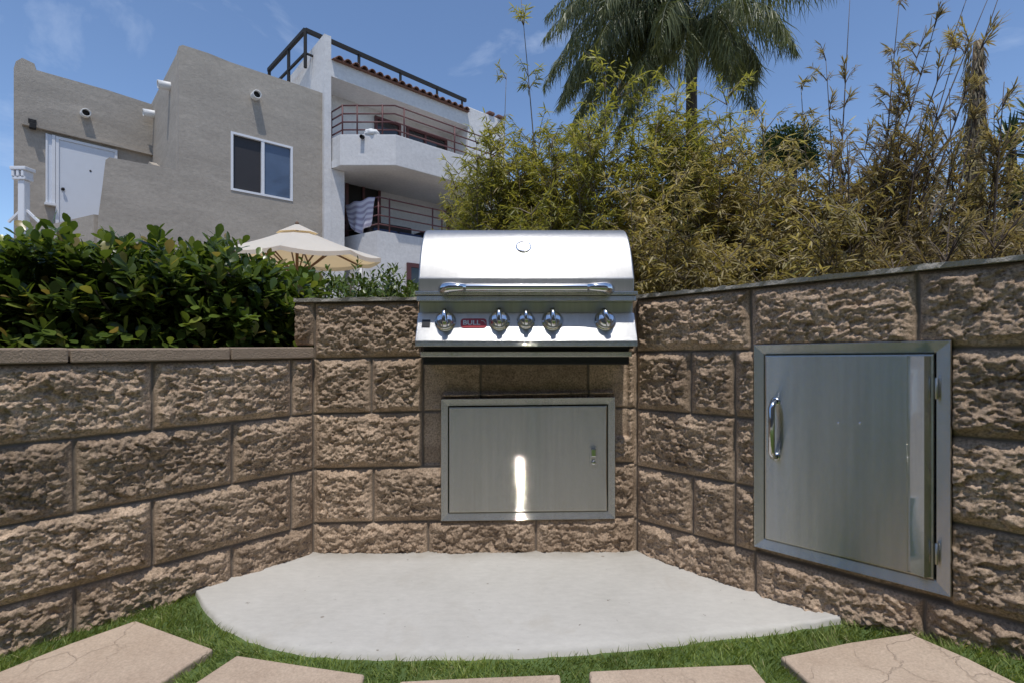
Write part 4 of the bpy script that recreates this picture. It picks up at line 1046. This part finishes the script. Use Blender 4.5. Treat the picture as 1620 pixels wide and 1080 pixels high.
bamboo('dense green bamboo straight below the palm trunk', 1085, 3.25, 80, 128, 36, 'bamboo_green', 104)
bamboo('low olive bamboo behind the right side of the hood', 1010, 2.75, 80, 285, 17, 'bamboo_mid', 105)
bamboo('olive brown bamboo over the left end of the right wall', 1135, 3.0, 85, 190, 24, 'bamboo_mid', 106)
bamboo('straw coloured bamboo left of the two bare dark shoots', 1215, 2.9, 90, 245, 20, 'bamboo_mid', 107, tall=[(1300, 300, 1255, 130, .3)])
bamboo('thin brown bamboo with two tall bare dark shoots', 1320, 2.9, 85, 205, 20, 'bamboo_dry', 108, canemat='cane_dark', tall=[(1322, 300, 1345, 0, .42), (1385, 290, 1408, 8, .35), (1330, 300, 1312, 95, .35)], dens=.75, tipfade=.5)
bamboo('leaning brown bamboo whose canes sweep up to the right', 1375, 2.7, 60, 150, 9, 'bamboo_dry', 109, canemat='cane_dark', lean=(.25, 0), dens=.55, tipfade=.3,
       tall=[(1335, 340, 1500, 20, .55), (1350, 330, 1535, -10, .6), (1340, 320, 1470, 40, .55), (1372, 330, 1560, -25, .6), (1390, 350, 1520, 60, .6), (1400, 330, 1595, -30, .5), (1360, 340, 1440, 90, .5)])
bamboo('open dry bamboo in front of the spiky yucca', 1500, 2.6, 95, 300, 15, 'bamboo_dry', 110, canemat='cane_dark', dens=.75, tipfade=.5, tall=[(1480, 300, 1560, 90, .6), (1555, 300, 1590, 130, .5), (1520, 300, 1500, 140, .5)])
bamboo('low dry bamboo at the right photo edge', 1640, 2.4, 90, 330, 14, 'bamboo_dry', 111, canemat='cane_dark', dens=.9)
bamboo('low brown bamboo just behind the top of the right wall', 1420, 2.35, 110, 350, 16, 'bamboo_dry', 112, canemat='cane_dark', dens=.9)
bamboo('brown twiggy bamboo between the bare shoots and the leaning canes', 1345, 3.0, 70, 225, 22, 'bamboo_dry', 116, canemat='cane_dark', dens=.95, tipfade=.3)
bamboo('brown twiggy bamboo standing behind the leaning canes', 1455, 3.0, 75, 175, 22, 'bamboo_dry', 117, canemat='cane_dark', dens=.9, tipfade=.4)
bamboo('yellowing bamboo in front of the shaggy palm trunk', 1545, 3.0, 60, 150, 16, 'bamboo_mid', 118, canemat='cane_dark', dens=.6, tipfade=.3)
bamboo('short leafy olive bamboo over the tall steel door', 1270, 2.5, 95, 345, 16, 'bamboo_mid', 113, dens=.95)
bamboo('short olive bamboo at the foot of the wall next to the hood', 1120, 2.5, 85, 350, 14, 'bamboo_mid', 114)
bamboo('short green bamboo partly hidden behind the hood', 860, 2.8, 90, 300, 14, 'bamboo_green', 115)

# ------------------------------------------------------------------ palm
def palm():
    Y = 8.0; c = at(1094, 46, Y); t = thing('palm_tree', 'tall palm with drooping feathery fronds above the bamboo', 'palm', (c.x, Y, 0))
    g = np.random.default_rng(77)
    b = MB(); b.tube([(c.x - .05, Y, 0), (c.x, Y, 2), (c.x, Y, c.z - .9), (c.x + .01, Y, c.z - .35), (c.x, Y, c.z + .1)], [.15, .12, .085, .11, .07], 14); b.build('trunk', M['palm_trunk'], t)
    fr = [ # (azimuth deg (0 = right, 90 = away), start elevation, length, curl)
        (178, 40, 2.7, 1.7), (172, 58, 2.8, 1.9), (192, 24, 2.5, 1.6), (205, 50, 2.6, 1.9), (150, 45, 2.9, 1.7), (165, 8, 2.6, 1.35), (182, -6, 2.6, 1.0), (215, 30, 2.5, 1.8), (198, 66, 2.7, 2.1),
        (0, 34, 3.2, .62), (10, 46, 3.2, .8), (-10, -6, 1.35, 1.35), (6, 2, 1.5, 1.5), (240, 62, 2.5, 2.1), (262, 50, 2.4, 2.1), (90, 50, 3, 1.7), (50, 40, 2.6, 1.6), (120, 40, 3, 1.7), (225, 72, 2.7, 2.0), (186, 78, 2.8, 1.9), (236, 8, 2.2, 1.7), (170, 25, 2.8, 1.6), (160, 70, 2.7, 2.0), (190, 4, 2.6, 1.3), (175, -16, 2.5, .9), (186, -30, 2.5, .8), (178, -42, 2.2, .6), (205, -25, 2.2, .9), (210, 14, 2.4, 1.6), (200, 36, 2.7, 1.8), (140, 10, 2.6, 1.3), (25, -4, 1.9, 1.3), (-25, 14, 1.8, 1.6), (262, 10, 2.2, 1.5), (278, -15, 1.9, 1.1), (300, 5, 2.0, 1.5), (245, -25, 2.0, .9), (290, -35, 1.6, .8)]
    for k, (az, el, L, curl) in enumerate(fr):
        az = R(az + g.normal(0, 3)); e0 = R(el); n = 30; p = Vector((c.x + .06 * math.cos(az), Y + .06 * math.sin(az), c.z)); pts = []; dirs = []
        for i in range(n + 1):
            f = i / n; e = e0 - curl * f ** 1.25 * 1.05
            d = Vector((math.cos(az) * math.cos(e), math.sin(az) * math.cos(e), math.sin(e))); pts.append(p.copy()); dirs.append(d); p = p + d * (L / n)
        rb = MB(); rb.tube(pts, [.022 * (1 - .9 * i / n) + .002 for i in range(n + 1)], 5); ro = rb.build('frond', M['palm_leaf'], t)
        m = 150; P = []; D = []; Ls = []
        for j in range(m):
            f = .10 + .9 * j / m; ii = min(n - 1, int(f * n)); u = f * n - ii
            q = pts[ii].lerp(pts[min(n, ii + 1)], u); d = dirs[ii]; s = d.cross(Vector((0, 0, 1))); s = s.normalized() if s.length > .05 else Vector((-math.sin(az), math.cos(az), 0)); up = s.cross(d)
            for sd in (-1, 1):
                v = d * .55 + s * sd * .75 + up * g.uniform(-.25, .35) + Vector((0, 0, -.55)) + Vector(g.normal(0, .17, 3))
                P.append(tuple(q)); D.append(tuple(v)); Ls.append((.50 * math.sin(math.pi * min(1, f * .85 + .12)) + .10) * g.uniform(.8, 1.15))
        P = np.array(P); D = np.array(D); Ls = np.array(Ls); tt = np.clip(g.normal(.42, .2, len(P)), 0, 1)
        leaves('leaflets', 'palm_leaf', ro, P, D, np.array([0, 0, 1.0]) + g.normal(0, .3, P.shape), Ls, np.full(len(P), .014), tt, 'blade', .6)
palm()
def shaggy_trunk():
    Y = 6.5; t0 = at(1548, 66, Y); t = thing('palm_tree', 'bare brown shaggy palm trunk sticking up behind the leaning bamboo', 'palm', (t0.x, Y, 0)); g = np.random.default_rng(8)
    x = t0.x; pts = [(x - .12, Y, 0), (x - .08, Y, 2.4), (x - .03, Y, 3.6), (x, Y, t0.z)]
    MB().tube(pts, [.10, .09, .10, .05], 12).build('trunk', M['shag'], t)
    n = 900; z = g.uniform(2.2, t0.z, n); a = g.uniform(0, 6.28, n); P = np.stack([x - .05 + .085 * np.cos(a), Y + .085 * np.sin(a), z], 1); D = np.stack([np.cos(a) * .5, np.sin(a) * .5, -np.ones(n)], 1) + g.normal(0, .15, (n, 3))
    leaves('fibre', 'bamboo_dry', t, P, D, np.stack([np.cos(a), np.sin(a), 0 * a], 1), g.uniform(.1, .22, n), g.uniform(.01, .025, n), np.clip(g.normal(.2, .18, n), 0, 1), 'blade', .2)
shaggy_trunk()
def yucca():
    Y = 4.6; q = at(1606, 262, Y); t = thing('yucca', 'spiky dark green yucca with sword leaves at the right photo edge', 'yucca', (q.x, Y, .5)); g = np.random.default_rng(4)
    b = MB(); heads = [at(1600, 240, Y), at(1612, 318, Y - .1), at(1655, 262, Y + .1), at(1640, 200, Y + .2)]
    for h in heads: b.tube([(q.x + .04, Y, .2), (q.x + .03, Y, 1.1), ((q.x + h.x) / 2, (Y + h.y) / 2, (1.1 + h.z) / 2), tuple(h)], [.06, .05, .045, .035], 8)
    b.build('stem', M['bark'], t)
    for h in heads:
        n = 85; a = g.uniform(0, 6.28, n); e = np.linspace(-.6, 1.45, n) + g.normal(0, .12, n)
        D = np.stack([np.cos(a) * np.cos(e), np.sin(a) * np.cos(e), np.sin(e)], 1); P = np.repeat([[h.x, h.y, h.z]], n, 0) + np.stack([0 * a, 0 * a, e * .05], 1)
        leaves('rosette', 'yucca_leaf', t, P, D, np.array([0, 0, 1.0]) + g.normal(0, .2, (n, 3)), g.uniform(.24, .36, n), g.uniform(.024, .036, n), np.clip(g.normal(.4, .22, n), 0, 1), 'blade', .15)
yucca()
def far_tree(label, x, Y, wpx, ytop, ybot, seed, n=5000, L=.16):
    g = np.random.default_rng(seed); p = at(x, ytop, Y); q = at(x, ybot, Y); t = thing('tree', label, 'tree', (p.x, Y, 0))
    b = MB(); hw_ = wpx / 2 / F * Y; zc = (p.z + q.z) / 2; hz_ = (p.z - q.z) / 2
    b.tube([(p.x, Y, 0), (p.x + .1, Y, q.z), (p.x, Y, zc + hz_ * .5)], [.22, .16, .05], 9)
    for k in range(7):
        a = g.uniform(0, 6.28); b.tube([(p.x + .05, Y, q.z + hz_ * .2), (p.x + math.cos(a) * hw_ * .7, Y + math.sin(a) * hw_ * .7, zc + g.uniform(-.2, .6) * hz_)], [.08, .03], 6)
    b.build('trunk', M['bark'], t)
    nc = 34; cc = g.normal(0, .5, (nc, 3)); cc /= np.maximum(1, np.linalg.norm(cc, axis=1))[:, None]; k = g.integers(0, nc, n)
    off = g.normal(0, .17, (n, 3)); u = cc[k] + off; P = np.stack([p.x + u[:, 0] * hw_, Y + u[:, 1] * hw_, zc + u[:, 2] * hz_], 1); D = off + g.normal(0, .1, (n, 3)) + np.array([0, 0, .05])
    leaves('crown', 'tree_leaf', t, P, D, np.array([0, 0, 1.0]) + g.normal(0, .5, (n, 3)), g.uniform(L * .6, L * 1.3, n), np.full(n, L * .45), np.clip(g.normal(.45, .22, n) + .2 * (hsh(k, k, 5) - .5), 0, 1), 'broad', .2)
far_tree('dark green bushy tree peeping over the olive bamboo', 1246, 14, 95, 208, 275, 31, 14000, .085)
far_tree('dark green tree low behind the dry bamboo, by the yucca', 1560, 15, 260, 330, 460, 32)
far_tree('dark green tree behind the olive bamboo, low', 1120, 15, 330, 300, 470, 33)
# pink house far right
hp = at(1640, 345, 26); fh = thing('house', 'small pink house with a clay roof far off at the right photo edge', 'house', (hp.x, 26, 0))
MB().box((hp.x - 1.1, 26, 0), (hp.x + 5, 31, hp.z - .35)).build('wall', M['pink_wall'], fh)
b = MB(); b.add([(hp.x - 1.4, 25.6, hp.z - .35), (hp.x + 5.3, 25.6, hp.z - .35), (hp.x + 5.3, 31.4, hp.z - .35), (hp.x - 1.4, 31.4, hp.z - .35), (hp.x + .6, 28.5, hp.z + .6), (hp.x + 3.4, 28.5, hp.z + .6)], [(0, 1, 5, 4), (1, 2, 5), (2, 3, 4, 5), (3, 0, 4), (3, 2, 1, 0)]); b.build('roof', M['tile'], fh)

# made-up house and fence, added out of view so the steel reflects something
added_rear_house = thing('house', 'long brown stucco house behind the photographer, only reflected in the steel', 'house', (0, -6, 0))
b = MB(); b.box((-14, -9, 0), (12, -6, 6.2)); b.build('wall', M['added_rear_wall'], added_rear_house)  # added wall, tall to reduce the sky seen in the steel
b = MB(); b.box((-14.4, -9.2, 6.2), (12.4, -5.5, 6.4)); b.build('roof', M['tile'], added_rear_house)
for x in (-9, -4.5, 1.5, 6):
    b = MB(); b.box((x, -5.99, .9), (x + 1.6, -5.95, 2.3)); b.build('window', M['glass_room'], added_rear_house)
side = thing('fence', 'brown board fence behind the photographer, only reflected in the steel', 'fence', (-7, -2, 0))
MB().box((-7.6, -6, 0), (-7.5, 1.0, 2.6)).build('added_board_panel', M['wood'], side)  # unseen boards, added only as something to mirror
# ------------------------------------------------------------------ light
SUN_EL, SUN_AZ = R(71), (0.10, -1.0)
d = Vector((SUN_AZ[0], SUN_AZ[1], 0)).normalized() * math.cos(SUN_EL) + Vector((0, 0, math.sin(SUN_EL)))
sl = bpy.data.lights.new('sun', 'SUN'); sl.energy = 2.9; sl.angle = R(.53); sl.color = (1, .955, .89); so2 = bpy.data.objects.new('sun', sl); col.objects.link(so2)
so2.rotation_euler = d.to_track_quat('Z', 'Y').to_euler(); so2.location = (0, -3, 8)
w = bpy.data.worlds.new('World'); sc.world = w; w.use_nodes = True; nt_ = w.node_tree; bgd = nt_.nodes['Background']
sky = nt_.nodes.new('ShaderNodeTexSky'); sky.sky_type = 'NISHITA'; sky.sun_disc = False; sky.sun_elevation = SUN_EL; sky.sun_rotation = math.atan2(SUN_AZ[0], SUN_AZ[1])
sky.air_density = .85; sky.dust_density = .3; sky.ozone_density = 4.0; sky.altitude = 50
tc = nt_.nodes.new('ShaderNodeTexCoord'); mp = nt_.nodes.new('ShaderNodeMapping'); mp.inputs['Scale'].default_value = (1.2, 1.2, 3.2); mp.inputs['Rotation'].default_value = (.35, .5, .2)
nt_.links.new(tc.outputs['Generated'], mp.inputs['Vector'])
nz_ = nt_.nodes.new('ShaderNodeTexNoise'); nz_.inputs['Scale'].default_value = 2.2; nz_.inputs['Detail'].default_value = 8; nz_.inputs['Roughness'].default_value = .58; nz_.inputs['Distortion'].default_value = .5
nt_.links.new(mp.outputs[0], nz_.inputs['Vector'])
rp_ = nt_.nodes.new('ShaderNodeValToRGB'); rp_.color_ramp.elements[0].position = .54; rp_.color_ramp.elements[0].color = (0, 0, 0, 1); rp_.color_ramp.elements[1].position = .85; rp_.color_ramp.elements[1].color = (.6, .6, .6, 1)
nt_.links.new(nz_.outputs['Fac'], rp_.inputs['Fac'])
mx = nt_.nodes.new('ShaderNodeMix'); mx.data_type = 'RGBA'; mx.inputs[7].default_value = (5.2, 5.8, 6.8, 1)
nt_.links.new(rp_.outputs[0], mx.inputs[0]); nt_.links.new(sky.outputs[0], mx.inputs[6]); nt_.links.new(mx.outputs[2], bgd.inputs['Color'])
bgd.inputs['Strength'].default_value = .165
sc.view_settings.view_transform = 'Standard'; sc.view_settings.look = 'None'; sc.view_settings.exposure = .08; sc.view_settings.gamma = 1
sc.cycles.max_bounces = 8; sc.cycles.transparent_max_bounces = 8
